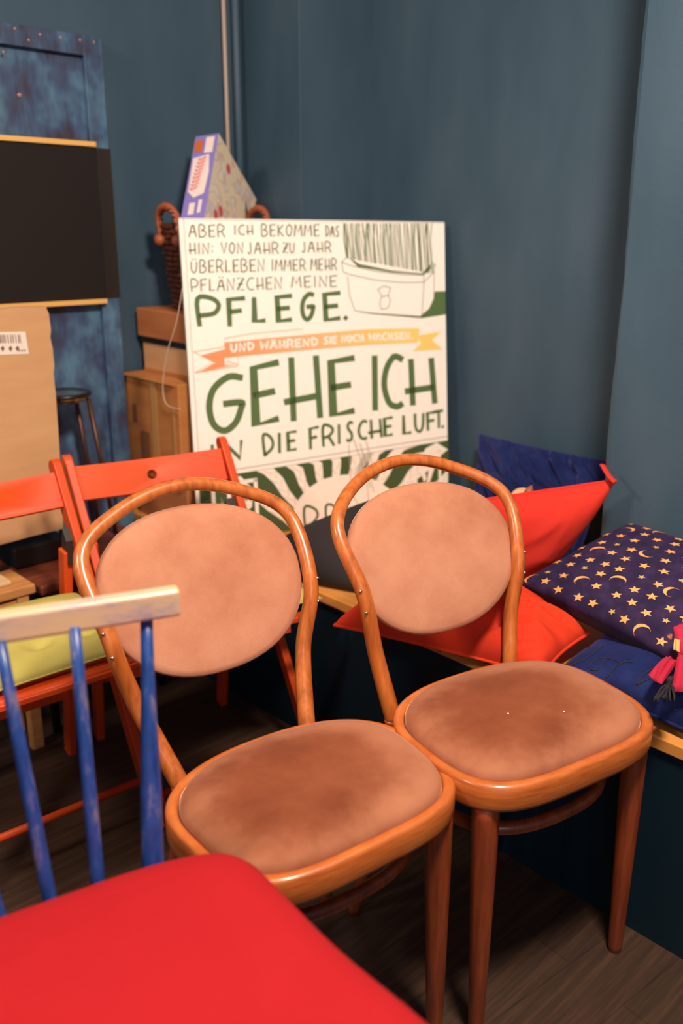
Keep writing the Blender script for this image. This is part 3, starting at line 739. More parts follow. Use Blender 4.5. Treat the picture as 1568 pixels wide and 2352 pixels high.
    for sx in (-1, 1):
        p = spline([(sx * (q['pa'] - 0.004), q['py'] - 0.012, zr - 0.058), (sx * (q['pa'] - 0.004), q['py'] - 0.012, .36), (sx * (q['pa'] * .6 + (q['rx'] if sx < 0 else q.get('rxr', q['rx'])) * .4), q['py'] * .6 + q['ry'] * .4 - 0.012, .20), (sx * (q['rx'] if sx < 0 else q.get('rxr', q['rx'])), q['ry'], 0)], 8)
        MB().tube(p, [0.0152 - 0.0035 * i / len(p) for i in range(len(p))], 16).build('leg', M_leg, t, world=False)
    # ring stretcher inside the legs
    mb = MB(); pts2 = []
    for i in range(64):
        th = 2 * math.pi * i / 64; c, s_ = math.cos(th), math.sin(th); e = 2.5
        pts2.append((0.164 * math.copysign(abs(c) ** (2 / e), c), 0.015 + 0.142 * math.copysign(abs(s_) ** (2 / e), s_), 0.365))
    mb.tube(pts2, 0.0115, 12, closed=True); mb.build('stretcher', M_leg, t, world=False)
    # screws holding the back pad
    for sx in (-1, 1):
        for z in (.690, .648):
            best = min((p for p in pts if p.x * sx > 0), key=lambda p: abs(p.z - z))
            MB().sphere(best + Vector((sx * 0.009, -0.0115, 0)), 0.0032, 6).build('screw', M_screw, t, world=False)
    return t
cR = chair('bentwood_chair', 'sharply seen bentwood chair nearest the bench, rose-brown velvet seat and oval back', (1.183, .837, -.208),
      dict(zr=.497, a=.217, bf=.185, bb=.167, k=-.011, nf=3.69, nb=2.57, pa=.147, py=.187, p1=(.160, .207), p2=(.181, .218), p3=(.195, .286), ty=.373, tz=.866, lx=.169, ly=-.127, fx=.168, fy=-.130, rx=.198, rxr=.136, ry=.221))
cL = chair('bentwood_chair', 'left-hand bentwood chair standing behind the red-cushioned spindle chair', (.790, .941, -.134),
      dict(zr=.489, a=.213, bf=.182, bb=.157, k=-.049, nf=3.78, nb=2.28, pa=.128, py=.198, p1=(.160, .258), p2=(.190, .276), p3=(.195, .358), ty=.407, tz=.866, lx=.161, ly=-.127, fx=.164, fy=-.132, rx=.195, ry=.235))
for x, y in ((-0.055, -0.04), (0.03, -0.085)):
    MB().sphere((x, y, .497 + .031), 0.0026, 5, (0.5, 1, 0.5)).build('lint_speck', M_signw, cR, world=False)

# ------------------------------------------------------------------ red folding chairs
def folding(label, RT, LT, hole=True, h=0.77, foot=0.0, rod=0.018):
    RT = Vector(RT); LT = Vector(LT)
    c = (RT + LT) / 2; ex = (RT - LT); ex.z = 0; wid = ex.length; rz = math.atan2(ex.y, ex.x)
    t = thing('folding_chair', label, 'chair', (c.x, c.y, 0), rz, 'orange-red folding chairs in front of the bench')
    hw = wid / 2
    fy = -0.42          # front feet come forward (local -y)
    def at_leg(z): return fy * (1 - z / h)
    for sx in (-1, 1):
        mb = MB()
        # rounded-top board: polygon in the y-z plane, extruded in x
        d = Vector((0, -fy, h)).normalized(); nrm = Vector((0, d.z, -d.y)); w = 0.019
        pts = []
        base = Vector((0, fy, 0)); topc = Vector((0, 0, h)) - d * w
        pts.append(base - nrm * w); 
        for k in range(9):
            a = math.pi * (1 - k / 8); pts.append(topc + nrm * (math.cos(a) * w) + d * (math.sin(a) * w))
        pts.append(base + nrm * w)
        xo = sx * hw
        mb.prism([(xo - 0.010, p.y, max(p.z, 0)) for p in pts], (0.020, 0, 0))
        for v in mb.v: v.x += foot * (1 - v.z / h)
        mb.build('front_leg', M_red, t, world=False, smooth=False, bevel=0.003)
        # rear leg, pivots high and drops straight down
        p1 = Vector((sx * (hw - 0.024), at_leg(.59) + 0.015, .575)); p2 = Vector((sx * (hw - 0.024), 0.005, 0))
        mb = MB().beam(p1, p2, 0.034, 0.020, (0, 1, 0)); mb.build('rear_leg', M_red, t, world=False, smooth=False, bevel=0.003)
        # black plastic hinge bracket
        y0 = at_leg(.57)
        MB().prism([(sx * (hw - 0.013) - 0.013, y0 + 0.036, .548), (sx * (hw - 0.013) - 0.013, y0 + 0.042, .585), (sx * (hw - 0.013) - 0.013, y0 + 0.027, .628), (sx * (hw - 0.013) - 0.013, y0 + 0.01, .60), (sx * (hw - 0.013) - 0.013, y0 + 0.006, .54)], (0.026, 0, 0)).build('hinge_bracket', M_plastic, t, world=False, smooth=False, bevel=0.002)
    # back rail with hole
    d = Vector((0, -fy, h)).normalized(); nrm = Vector((0, -d.z, d.y))   # faces the sitter
    rc = Vector((0, at_leg(.705) , .705)); hh = 0.042; ln = hw - 0.008
    mb = MB(); n = 20; r_ = 0.0115 if hole else 0.0; vs = []
    outer = []; inner = []
    for k in range(n):
        a = 2 * math.pi * k / n; ca, sa = math.cos(a), math.sin(a)
        s_ = min(ln / max(abs(ca), 1e-6), hh / max(abs(sa), 1e-6)); outer.append((ca * s_, sa * s_)); inner.append((ca * r_, sa * r_))
    # exact corners
    outer = []
    per = [(ln, 0), (ln, hh), (ln * .5, hh), (0, hh), (-ln * .5, hh), (-ln, hh), (-ln, 0), (-ln, -hh), (-ln * .5, -hh), (0, -hh), (ln * .5, -hh), (ln, -hh)]
    inner = [(math.cos(2 * math.pi * k / 12) * r_, math.sin(2 * math.pi * k / 12) * r_) for k in range(12)]
    def bend(u): return 0.012 * (1 - (u / ln) ** 2)
    for o_ in (0.0085, -0.0085):
        for u, v in per: vs.append(rc + Vector((u, 0, 0)) + d * v + nrm * (o_ - bend(u)))
        for u, v in inner: vs.append(rc + Vector((u, 0, 0)) + d * v + nrm * (o_ - bend(u)))
    m_ = 12; fs = []
    for k in range(m_):
        k2 = (k + 1) % m_
        fs.append((k, k2, m_ + k2, m_ + k)); fs.append((2 * m_ + k2, 2 * m_ + k, 3 * m_ + k, 3 * m_ + k2))
        fs.append((k2, k, 2 * m_ + k, 2 * m_ + k2)); fs.append((m_ + k, m_ + k2, 3 * m_ + k2, 3 * m_ + k))
    mb.add(vs, fs); mb.build('back_rail', M_red, t, world=False, smooth=True, bevel=0.002)
    # slatted seat
    for k in range(6):
        y = -0.03 - k * 0.062
        if k == 0: y -= 0.0
        MB().box((0, y - 0.10 + 0.0, .437), (wid - 0.03, 0.050, 0.014)).build('seat_slat', M_red, t, world=False, smooth=False, bevel=0.003)
    for sx in (-1, 1):
        MB().box((sx * (hw - 0.045), -0.28, .420), (0.02, 0.36, 0.022)).build('seat_side_rail', M_red, t, world=False, smooth=False)
    zs = .05 if foot else .10
    MB().tube([(-hw + foot * .87, at_leg(zs), zs), (hw + foot * .87, at_leg(zs), zs)], 0.0085, 10).build('stretcher', M_red, t, world=False)
    MB().box((0, 0.0, .17), (wid - 0.05, 0.012, 0.025)).build('stretcher', M_red, t, world=False, smooth=False)
    MB().tube([(-hw - 0.006, -0.452, .440), (hw + rod, -0.452, .440)], 0.010, 12).build('seat_front_rod', M_red, t, world=False)
    return t
fR = folding('orange-red wooden folding chair with round hole in its back rail, beside the sign', (1.354, 1.941, 0), (.972, 2.027, 0), foot=0.05, rod=0.03)
fL = folding('orange-red folding chair cut off by the left edge, its post touching the next one', (.932, 2.007, 0), (.545, 2.035, 0), hole=False)

# lime green seat cushions
def local_to_world(t, p):
    c, s_ = math.cos(t.rotation_euler.z), math.sin(t.rotation_euler.z)
    return Vector((t.location.x + c * p[0] - s_ * p[1], t.location.y + s_ * p[0] + c * p[1], p[2]))
def S_pillow(c4, ttop, tbot, pinch=0.06, edge=0.5, sag=None):
    A, B, C_, D = [Vector(p) for p in c4]      # A(0,0) B(1,0) C(1,1) D(0,1)
    nrm = ((B - A).cross(D - A)).normalized()
    if nrm.z < 0: nrm = -nrm
    def f(u, v, side=1, lift=0.0):
        a, b = 2 * u - 1, 2 * v - 1
        a2 = a * (1 - pinch * (1 - b * b) * abs(a)); b2 = b * (1 - pinch * (1 - a * a) * abs(b))
        uu, vv = (a2 + 1) / 2, (b2 + 1) / 2
        p = A * (1 - uu) * (1 - vv) + B * uu * (1 - vv) + C_ * uu * vv + D * (1 - uu) * vv
        h = max((1 - a * a), 0) ** edge * max((1 - b * b), 0) ** edge
        t = ttop if side > 0 else tbot
        w = sag(u, v) if sag else 0
        return p + nrm * (side * (h * (t + w * 1.0)) + side * lift)
    return f, nrm
def pillow(name, label, cat, c4, ttop, tbot, mats, pinch=0.06, edge=0.5, sag=None, n=36, group=None, piping=None, extra=None, backm=None, pr=0.0028, parent=None):
    f, nrm = S_pillow(c4, ttop, tbot, pinch, edge, sag)
    def rs(k): # denser toward edges
        return 0.5 - 0.5 * math.cos(math.pi * k / n)
    mb = MB()
    for side, mi in ((1, 0), (-1, 1 if backm else 0)):
        vs = [f(rs(i), rs(j), side) for j in range(n + 1) for i in range(n + 1)]
        fs = []
        for j in range(n):
            for i in range(n):
                q = (j * (n + 1) + i, j * (n + 1) + i + 1, (j + 1) * (n + 1) + i + 1, (j + 1) * (n + 1) + i)
                fs.append(q if side > 0 else q[::-1])
        mb.add(vs, fs, mi)
    mats = [mats] + ([backm] if backm else [])
    if extra: 
        base = len(mats)
        for m_, polys in extra(f): 
            mats.append(m_)
            for P_ in polys: mb.poly(P_, base)
            base += 1
    if piping or cat is None:
        pass
    t = thing(name, label, cat, sum((Vector(p) for p in c4), Vector()) / 4, 0, group)
    mb.build('cushion_body', mats, t)
    if piping:
        loop = [f(rs(k), 0) for k in range(n)] + [f(1, rs(k)) for k in range(n)] + [f(1 - rs(k), 1) for k in range(n)] + [f(0, 1 - rs(k)) for k in range(n)]
        MB().tube(loop, pr, 6, closed=True).build('seam_piping', piping, t)
    return t, f
def quilt(nx, ny, depth):
    def s_(u, v):
        d = 0
        for i in range(nx):
            for j in range(ny):
                cx, cy = (i + 1) / (nx + 1), (j + 1) / (ny + 1)
                d += math.exp(-((u - cx) ** 2 + (v - cy) ** 2) / 0.0035)
        return -depth * d
    return s_
for t, lab in ((fL, 'lime green quilted cushion on the left red folding chair, mostly in view'), (fR, 'lime green cushion on the right folding chair, only a corner peeking out behind')):
    hw = 0.205
    xr = hw + (0.052 if t is fR else -0.005)
    c4 = [local_to_world(t, p) for p in ((-hw, -0.445, .462), (xr, -0.432, .462), (hw - 0.02, -0.085, .462), (-hw + 0.02, -0.085, .462))]
    pillow('seat_cushion', lab, 'cushion', c4, 0.038, 0.014, M_green, 0.03, 0.33, quilt(3, 3, 0.026), group='lime green seat cushions', piping=M_green, pr=0.002)

# ------------------------------------------------------------------ cushions on the bench
def crumple(ang, fa, fc, amp, seed):
    ca, sa = math.cos(R(ang)), math.sin(R(ang))
    def g(u, v):
        a, b = u * ca + v * sa, -u * sa + v * ca
        w = mnoise.noise(Vector((u * 2.2, v * 2.2, seed + 9))) * 0.35
        n1 = 1 - abs(mnoise.noise(Vector((a * fa + w, b * fc + w * 2.2, seed)))) * 2.4
        n2 = 1 - abs(mnoise.noise(Vector((a * fa * 2 + 5, b * fc * 2.1 - w, seed + 3)))) * 2.4
        return amp * (n1 + 0.4 * n2 - 0.6)
    return g
def wrinkle(ax, ay, amp, k, ph=0.0):
    return lambda u, v: amp * (math.sin((u * ax + v * ay) * k + ph + 1.5 * math.sin(v * 5 + u * 3)) * 0.6 + 0.4 * math.sin((u * ax - v * ay) * k * 0.6 + 1.7 * ph + 4 * v))
pillow('throw_cushion', 'royal blue velvet cushion propped against the wall, its top edge highest of the cushions', 'cushion',
       [(1.90, 1.20, .450), (1.93, 1.555, .450), (2.115, 1.69, .700), (2.115, 1.235, .702)], .055, .035, M_blue, 0.03, 0.36, crumple(52, 1.6, 8.0, 0.030, 3), n=110, group='scatter cushions on the bench', piping=M_blue, pr=0.004)
crl, _ = pillow('throw_cushion', 'smooth coral red cushion lying in front of the blue velvet one, corner against the wall', 'cushion',
       [at(1085, 1345, 2, .47), at(1205, 1316, 2, .475), at(1413, 1103, 2, .755), at(1110, 1148, 2, .70)], .030, .10, M_coral, 0.0, 0.5, crumple(40, 1.2, 3.0, 0.005, 6), n=70, group='scatter cushions on the bench', piping=M_coral, pr=0.0035)
MB().tube(spline([at(1412, 1108, 2, .757), at(1396, 1090, 2, .77), at(1383, 1068, 2, .783)], 6), [0.008] * 13, 8, flat=0.4).build('corner_loop', M_coral, crl)
def fr(x, y): return at(x, y, 2, .45)
pillow('throw_cushion', 'crumpled orange-red velvet cushion overhanging the bench edge behind the nearer bentwood chair', 'cushion',
       [at(768, 1436, 2, .452), at(1245, 1552, 2, .458), at(1352, 1456, 2, .492), at(965, 1288, 2, .50)], .095, .016, M_orange, 0.045, 0.40, crumple(68, 1.4, 9.0, 0.024, 8), n=110, group='scatter cushions on the bench', piping=M_orange, pr=0.004)
# script embroidery on the lower blue cushion
c4b = [at(1290, 1640, 2, .452), at(1600, 1722, 2, .452), (1.80, .55, .50), (1.78, .93, .50)]
c4b = [(1.412, .905, .456), (1.392, .50, .456), (1.80, .47, .47), (1.80, .93, .47)]
bl, fb = pillow('throw_cushion', 'blue velvet cushion with black script, flat on the bench under the star cushion', 'cushion', c4b, .075, .02, M_blue, 0.04, 0.30, crumple(20, 1.5, 3.5, 0.006, 4), n=70, group='scatter cushions on the bench', piping=M_blue, pr=0.004)
def project_to(fsurf, px, py, lift=0.001):
    r = Vector(M @ np.array([(px - PPX) / FPX, (py - PPY) / FPX, 1.0])).normalized(); o = Vector((0, 0, H))
    best = None
    def d2(u, v):
        p = fsurf(u, v); w = p - o; return (w - r * w.dot(r)).length
    for i in range(33):
        for j in range(33):
            u, v = .02 + .96 * i / 32, .02 + .96 * j / 32; d = d2(u, v)
            if best is None or d < best[0]: best = (d, u, v)
    st = 0.03
    for _ in range(7):
        for du, dv in ((st, 0), (-st, 0), (0, st), (0, -st)):
            u, v = min(max(best[1] + du, .01), .99), min(max(best[2] + dv, .01), .99); d = d2(u, v)
            if d < best[0]: best = (d, u, v)
        st *= .6
    return fsurf(best[1], best[2], 1, lift)
for st in ([(1352, 1487), (1322, 1500), (1302, 1518), (1297, 1528), (1312, 1528), (1345, 1512), (1385, 1485)],
           [(1388, 1512), (1384, 1524), (1370, 1540), (1356, 1538), (1355, 1528), (1368, 1516), (1390, 1511), (1430, 1524)],
           [(1440, 1518), (1412, 1532), (1402, 1545), (1392, 1558)], [(1430, 1520), (1452, 1522)],
           [(1500, 1535), (1478, 1550), (1464, 1568), (1463, 1573), (1490, 1560)], [(1530, 1640), (1525, 1660)], [(1535, 1652), (1552, 1650)], [(1480, 1620), (1510, 1612)]):
    MB().tube([project_to(fb, *p) for p in smooth_pts(st)], 0.0013, 5).build('script_embroidery', M_black, bl)

# star and moon cushion
def star(cx, cy, r, rot, f):
    P_ = []
    for k in range(10):
        rr_ = r if k % 2 == 0 else r * 0.45; a = rot + math.pi * k / 5
        P_.append(f(min(max(cx + rr_ * math.cos(a), .004), .996), min(max(cy + rr_ * math.sin(a), .004), .996), 1, 0.0012))
    c = f(cx, cy, 1, 0.0012)
    return [[c, P_[k], P_[(k + 1) % 10]] for k in range(10)]
def moon(cx, cy, r, rot, f):
    out = []; n = 10; o1 = []; o2 = []
    for k in range(n + 1):
        a = -2.0 + 4.0 * k / n
        o1.append((cx + r * math.cos(a + rot), cy + r * math.sin(a + rot)))
        a2 = a * 0.90; x = 0.46 * r + 0.80 * r * math.cos(a) * 1.0 - r * 0.62; y = r * 0.99 * math.sin(a)
        x = r * math.cos(a) - 0.46 * r * (1 - (abs(a) / 2.0) ** 2)
        y = r * math.sin(a)
        o2.append((cx + x * math.cos(rot) - y * math.sin(rot), cy + x * math.sin(rot) + y * math.cos(rot)))
    g = lambda p: f(min(max(p[0], .004), .996), min(max(p[1], .004), .996), 1, 0.0012)
    for k in range(n): out.append([g(o1[k]), g(o1[k + 1]), g(o2[k + 1]), g(o2[k])])
    return out
def starprint(f):
    rs_ = random.Random(12); gold = []; pale = []
    nx = 9
    for i in range(nx):
        for j in range(nx):
            u = (i + .5 + (0.5 if j % 2 else 0.0)) / (nx + .5) + rs_.uniform(-.015, .015); v = (j + .5) / nx + rs_.uniform(-.015, .015)
            if not (0.015 < u < .985): continue
            k = (i * 2 + j * 3) % 7
            if k == 0: gold += moon(u, v, 0.043, rs_.uniform(1.0, 4.2), f)
            elif k == 3: pale += star(u, v, 0.021, rs_.uniform(0, 6), f)
            else: gold += star(u, v, 0.031, rs_.uniform(0, 6), f)
    return [(M_gold, gold), (M_palegold, pale)]
sA = at(1190, 1342, 2, .555); sB = at(1548, 1522, 2, .53); sD = at(1447, 1203, 2, .665)
sC = sD + (sB - sA) * 1.02 + Vector((0, 0, .01))
stp, fs_ = pillow('throw_cushion', 'dark plum cushion printed with golden stars and moons, lying on the pile', 'cushion', [sA, sB, sC, sD], .050, .085, M_starcloth, 0.03, 0.38, wrinkle(.5, 1, 0.003, 12), n=48, group='scatter cushions on the bench', extra=starprint, backm=M_starback)
# black tassel on its corner
mb = MB(); rt = random.Random(9); hd = at(1537, 1567, 2, .545)
for k in range(60):
    e = at(1500 + rt.uniform(0, 50), 1606 + rt.uniform(-8, 6), 2, .535 + rt.uniform(-.008, .012))
    mid = hd.lerp(e, .5) + Vector((rt.uniform(-.002, .002), rt.uniform(-.002, .002), .004))
    mb.tube([hd, mid, e], 0.0011, 5)
ts = mb.build('tassel', M_tassel, stp)
MB().tube(spline([sB + Vector((0, 0, 0)), at(1550, 1540, 2, .525), at(1540, 1560, 2, .545)], 8), 0.0016, 6).build('tassel_cord', M_tassel, ts)
MB().sphere(at(1538, 1563, 2, .545), 0.007, 8, (1, 1, 1.2)).build('tassel_knot', M_tassel, ts)
# pink velvet bow
bw = thing('velvet_bow', 'pink velvet bow with a patterned band at the right edge, beside the tassel', 'bow', at(1550, 1560, 2, .53))
def sheet(c4, bulge, m_, name, parent, wr=0.004, n=20):
    A, B, C_, D = [Vector(p) for p in c4]; nrm = (B - A).cross(D - A).normalized()
    if nrm.z < 0: nrm = -nrm
    mb = MB()
    for side in (1, -1):
        vs = []
        for j in range(n + 1):
            for i in range(n + 1):
                u, v = i / n, j / n
                p = A * (1 - u) * (1 - v) + B * u * (1 - v) + C_ * u * v + D * (1 - u) * v
                h = max(1 - (2 * u - 1) ** 2, 0) ** .5 * max(1 - (2 * v - 1) ** 2, 0) ** .5
                vs.append(p + nrm * (side * h * (bulge + (wr * math.sin(u * 14 + 2 * v) if side > 0 else 0))))
        fs = []
        for j in range(n):
            for i in range(n):
                q = (j * (n + 1) + i, j * (n + 1) + i + 1, (j + 1) * (n + 1) + i + 1, (j + 1) * (n + 1) + i); fs.append(q if side > 0 else q[::-1])
        mb.add(vs, fs)
    return mb.build(name, m_, parent)
sheet([at(1488, 1550, 2, .545), at(1519, 1572, 2, .54), at(1556, 1520, 2, .56), at(1530, 1508, 2, .555)], .014, M_pink, 'bow_loop', bw, .004)
sheet([at(1540, 1588, 2, .535), at(1620, 1590, 2, .535), at(1630, 1500, 2, .57), at(1556, 1502, 2, .575)], .018, M_pink, 'bow_loop', bw, .005)
sheet([at(1556, 1505, 2, .575), at(1620, 1510, 2, .575), at(1630, 1405, 2, .62), at(1546, 1440, 2, .61)], .016, M_pink, 'bow_loop', bw, .004)
sheet([at(1545, 1492, 2, .585), at(1560, 1498, 2, .585), at(1562, 1470, 2, .60), at(1548, 1466, 2, .60)], .004, M_gold, 'patterned_band', bw, .001)
sheet([at(1532, 1462, 2, .592), at(1541, 1470, 2, .592), at(1543, 1456, 2, .598), at(1530, 1458, 2, .598)], .003, M_wicker_l, 'patterned_tip', bw, .001)

# dark cushion in front of the sign
pillow('floor_cushion', 'plain black cushion slumped on the bench against the foot of the sign', 'cushion',
       [at(846, 1366, 2, .44), at(660, 1330, 2, .44), at(645, 1240, 2, .57), at(880, 1140, 2, .62)], .05, .03, M_black, 0.02, 0.35, None, n=30, group='scatter cushions on the bench')
# soft toy peeping out
ty = thing('soft_toy', 'small beige soft toy with a rust-coloured ear tucked behind the coral cushion', 'toy', at(1203, 1150, 2, .655))
M_toy = velvet('beige_plush', [(0.3, (206, 156, 118)), (0.6, (226, 180, 140)), (0.8, (236, 196, 160))], 0.4, (255, 230, 210), 30)
MB().sphere(at(1200, 1143, 2, .675), 0.030, 12, (1, 1, .8)).build('toy_head', M_toy, ty)
MB().tube([at(1212, 1135, 2, .69), at(1217, 1124, 2, .70), at(1221, 1115, 2, .71)], [0.012, 0.009, 0.002], 8).build('toy_ear', M_wicker_l, ty)

# ------------------------------------------------------------------ left background
st_ = thing('side_table', 'low red-brown wooden side table under the leaning cardboard, left of the boxes', 'table', (1.10, 2.26, 0))
mb = MB().prism([(.905, 2.085, .405), (1.30, 2.125, .405), (1.30, 2.44, .405), (.905, 2.44, .405)], (0, 0, .028)); mb.build('table_top', M_brown, st_, smooth=False, bevel=0.008)
MB().box((1.10, 2.14, .385), (.33, .018, .045)).build('apron', M_brown, st_, smooth=False)
for x, y in ((.93, 2.13), (1.27, 2.16), (.93, 2.41), (1.27, 2.41)):
    MB().tube([(x, y, .405), (x, y, 0)], [.016, .011], 12).build('leg', M_blacksteel, st_)
tag(MB().box((.985, 2.315, .462), (.15, .165, .055)).build('black_box', M_blacksteel, smooth=False, bevel=0.004), 'small flat black box on the side table beneath the leaning cardboard', 'box')
# stool behind the cardboard
so = thing('metal_stool', 'small black-legged metal stool with polished seat standing on the side table', 'stool', (1.165, 2.36, .434))
mb = MB(); n = 28
prof = [(0.0, .388), (.040, .390), (.058, .398), (.064, .410), (.060, .418), (.04, .414), (0.0, .410)]
vs = []; fs = []
for r_, z in prof: vs += [(1.145 + r_ * math.cos(2 * math.pi * j / n), 2.365 + r_ * math.sin(2 * math.pi * j / n), .434 + z) for j in range(n)]
for i in range(len(prof) - 1):
    for j in range(n): fs.append((i * n + j, i * n + (j + 1) % n, (i + 1) * n + (j + 1) % n, (i + 1) * n + j))
mb.add(vs, fs); mb.build('seat_disc', M_chrome, so)
MB().tube([(1.145 + .066 * math.cos(2 * math.pi * j / 32), 2.365 + .066 * math.sin(2 * math.pi * j / 32), .434 + .414) for j in range(32)], 0.006, 8, closed=True).build('seat_rim', M_blacksteel, so)
for ax, ay in ((.052, -.035), (-.045, -.035), (.052, .04), (-.045, .04)):
    MB().tube([(1.145 + ax, 2.365 + ay, .434 + .400), (1.155 + ax * 1.7, 2.365 + ay * 1.3, .434)], 0.0065, 8).build('leg', M_bronze, so)
# leaning cardboard with barcode label
cb = thing('cardboard_sheet', 'big flattened tan cardboard carton with a barcode label leaning upright at far left', 'cardboard', (.93, 2.25, .434))
def cby(z): return 2.236 + 0.026 * (z - .434) / .66
mb = MB(); ed = [(110, 705), (117, 722), (121, 760), (119, 775), (124, 800), (127, 840), (125, 860), (129, 900), (134, 1000), (138, 1100), (141, 1212)]
rc_ = random.Random(6)
Rp = []
for x, y in ed:
    p = at(x, y, 1, 2.25); Rp.append(Vector((p.x, cby(p.z), p.z)))
bx = [Rp[-1]] + [Vector((Rp[-1].x - k * .04, cby(.50), Rp[-1].z - .002 + rc_.uniform(-.003, .003))) for k in range(1, 8)]
Lp = [Vector((.76, cby(.50), .492)), Vector((.76, cby(1.09), 1.094))]
tp = [Vector((.80 + k * .045, cby(1.09), 1.094 + rc_.uniform(-.002, .002))) for k in range(6)]
poly = Rp + bx[1:] + Lp + tp
mb.prism(poly, (0, 0.020, 0)); mb.build('cardboard_panel', M_cardA, cb, smooth=False)
def cbp(px, py, l=.0012): p = at(px, py, 1, 2.255); return Vector((p.x, cby(p.z) - l, p.z))
MB().poly([cbp(-60, 764), cbp(60, 762), cbp(67, 813), cbp(-58, 818)]).build('barcode_label', M_label, cb, smooth=False)
mb = MB(); rb = random.Random(8); x = -50
while x < 48:
    w = rb.choice((1.5, 2, 3.5)); mb.poly([cbp(x, 769, .002), cbp(x + w, 769, .002), cbp(x + w + 2, 788, .002), cbp(x + 2, 788, .002)]); x += w + rb.choice((2, 3, 4.5))
for x in (-45, -30, -14, 2, 20, 36):
    mb.poly([cbp(x, 800, .002), cbp(x + 5, 794, .002), cbp(x + 9, 800, .002), cbp(x + 5, 808, .002)])
for x in (44, 50, 56): mb.poly([cbp(x, 803, .002), cbp(x + 3, 803, .002), cbp(x + 3, 807, .002), cbp(x, 807, .002)])
mb.build('barcode_print', M_ink, cb, smooth=False)
# light oak chair seat at the left edge
oc = thing('oak_stool', 'light oak stool with beige seat pad at far left, beside the red-brown side table', 'stool', (.72, 2.16, 0))
MB().box((.70, 2.145, .437), (.38, .14, .026)).build('seat_frame', M_oak, oc, smooth=False, bevel=0.006)
pts_ = [(.55, 2.105), (.845, 2.105), (.845, 2.205), (.55, 2.205)]
MB().prism([(x, y, .450) for x, y in pts_], (0, 0, .012)).build('seat_pad', new_mat('beige_linen', (226, 194, 150), 0.85), oc, smooth=False, bevel=0.005)
MB().box((.70, 2.095, .392), (.33, .016, .05)).build('apron', M_oak, oc, smooth=False)
for x in (.858, .54):
    for y in (2.094, 2.20): MB().box((x, y, .212), (.030, .026, .424)).build('leg', M_oak, oc, smooth=False, bevel=0.003)

# ------------------------------------------------------------------ near spindle chair with red cushion
ct = Vector((.352, .70, 0)); yaw = R(-20.5)
sc_ = thing('spindle_chair', 'out-of-focus worn blue spindle-back chair with pale top rail in the near left corner', 'chair', ct, yaw)
ex = Vector((math.cos(yaw), math.sin(yaw), 0)); ey = Vector((-math.sin(yaw), math.cos(yaw), 0))
# seat board
def sc_l(p): # world -> local
    d = Vector(p) - ct; return Vector((d.dot(ex), d.dot(ey), d.z))
seat = [(-.205, .165), (-.20, .185), (-.175, .195), (.08, .195), (.105, .185), (.115, .16), (.165, -.16), (.20, -.20), (-.24, -.20), (-.25, -.17)]
MB().prism([(x, y, .455) for x, y in seat], (0, 0, .028)).build('seat', M_spindle, sc_, world=False, smooth=False, bevel=0.006)
tops = [at(336, 1415, 2, .845), at(172, 1452, 2, .845), at(2, 1488, 2, .845)]
bots = [at(351, 2010, 2, .52), at(227, 2055, 2, .52), at(120, 2095, 2, .52)]
l0, l1, l2 = [sc_l(p) for p in tops]; m0, m1, m2 = [sc_l(p) for p in bots]
y_b = (m0.y + m1.y + m2.y) / 3
def spin(t_, b_, r0, r1, r2):
    b2 = b_ + (b_ - t_) * 0.10; b2.z = max(b2.z, .478)
    MB().tube([b2, b_, b_.lerp(t_, .35), b_.lerp(t_, .8), t_ + (t_ - b_) * .02], [r0, r0, r1, r2, r2 * .9], 14).build('spindle', M_spindle, sc_, world=False)
spin(l0, m0, .0145, .0130, .0082)
spin(l1, m1, .0085, .0085, .0075)
spin(l2, m2, .0085, .0085, .0075)
dx = l1 - l2; dm = m1 - m2
spin(l2 - dx, m2 - dm, .0085, .0085, .0075)
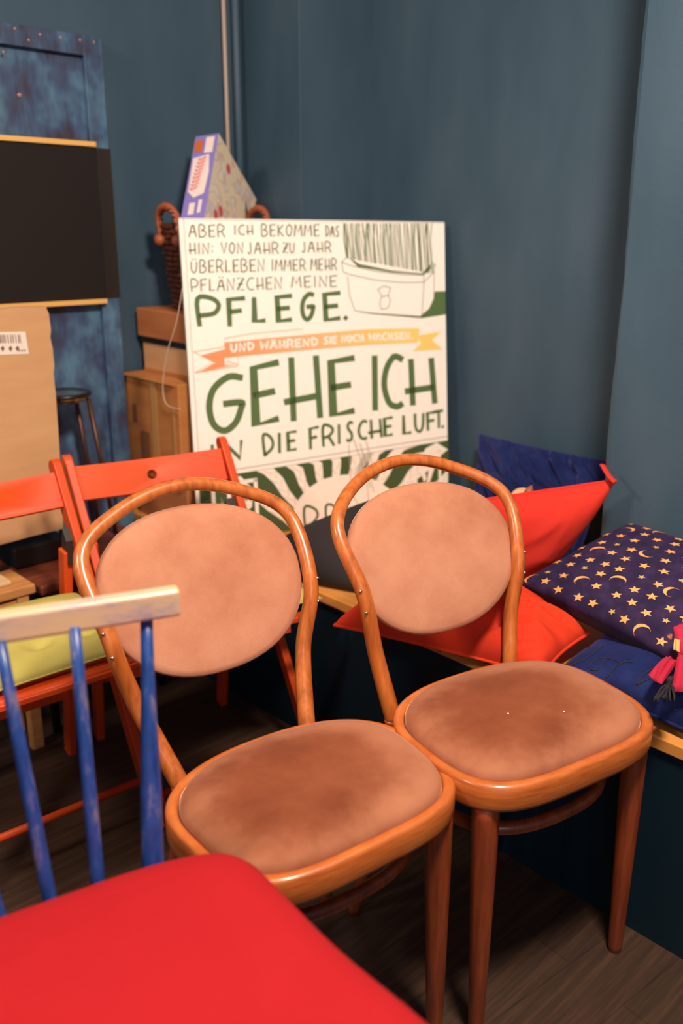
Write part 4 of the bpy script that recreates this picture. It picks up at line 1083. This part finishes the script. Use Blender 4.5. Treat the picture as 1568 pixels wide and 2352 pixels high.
spin(l2 - dx * 2.1, m2 - dm * 2.1, .0145, .0130, .0082)
ra = sc_l(at(412, 1378, 2, .862)); rb_ = sc_l(at(0, 1440, 2, .862))
dd = (rb_ - ra); rl = ra + dd * (0.47 / dd.length)
MB().beam(ra, rl, 0.022, 0.036, (0, 1, 0)).build('top_rail', M_rail, sc_, world=False, smooth=False, bevel=0.005)
for x, y, fx, fy in ((.09, .16, .115, .19), (-.18, .16, -.22, .22), (.17, -.16, .21, -.2), (-.20, -.16, -.24, -.2)):
    MB().tube([(x, y, .456), ((x + fx) / 2, (y + fy) / 2, .22), (fx, fy, 0)], [.015, .018, .011], 12).build('leg', M_spindle, sc_, world=False)
# red cushion
n = 40
def cush_out(s_):
    c = [(-.22, .10), (-.215, .17), (-.17, .178), (-.05, .194), (.06, .205), (.138, .197), (.174, .165), (.192, .11), (.226, -.02), (.272, -.15), (.30, -.26), (.26, -.32), (.10, -.33), (-.15, -.33), (-.27, -.30), (-.25, -.10)]
    pts = spline([(x, y, 0) for x, y in c], 5, closed=True)
    cx, cy = -.01, -.06
    return [(cx + (p.x - cx) * s_, cy + (p.y - cy) * s_) for p in pts]
mb = MB(); vs = []; fs = []
rings = [(.90, .513), (.965, .517), (.99, .524), (1.0, .536), (.992, .551), (.965, .565), (.91, .576), (.80, .583), (.6, .588), (.35, .590), (.15, .591), (.02, .591)]
nn = len(cush_out(1))
for s_, z in rings: vs += [(x, y, z - .008) for x, y in cush_out(s_)]
for i in range(len(rings) - 1):
    for j in range(nn): fs.append((i * nn + j, i * nn + (j + 1) % nn, (i + 1) * nn + (j + 1) % nn, (i + 1) * nn + j)[::-1])
fs.append(tuple((len(rings) - 1) * nn + j for j in range(nn))[::-1]); fs.append(tuple(range(nn)))
mb.add(vs, fs); o = mb.build('cushion_body', M_redcloth, None, world=False, origin=(0, 0, 0))
o.name = 'red_seat_cushion'
o.location = ct; o.rotation_euler = (0, 0, yaw)
tag(o, 'large blurred bright red seat cushion on the near spindle-back chair', 'cushion')
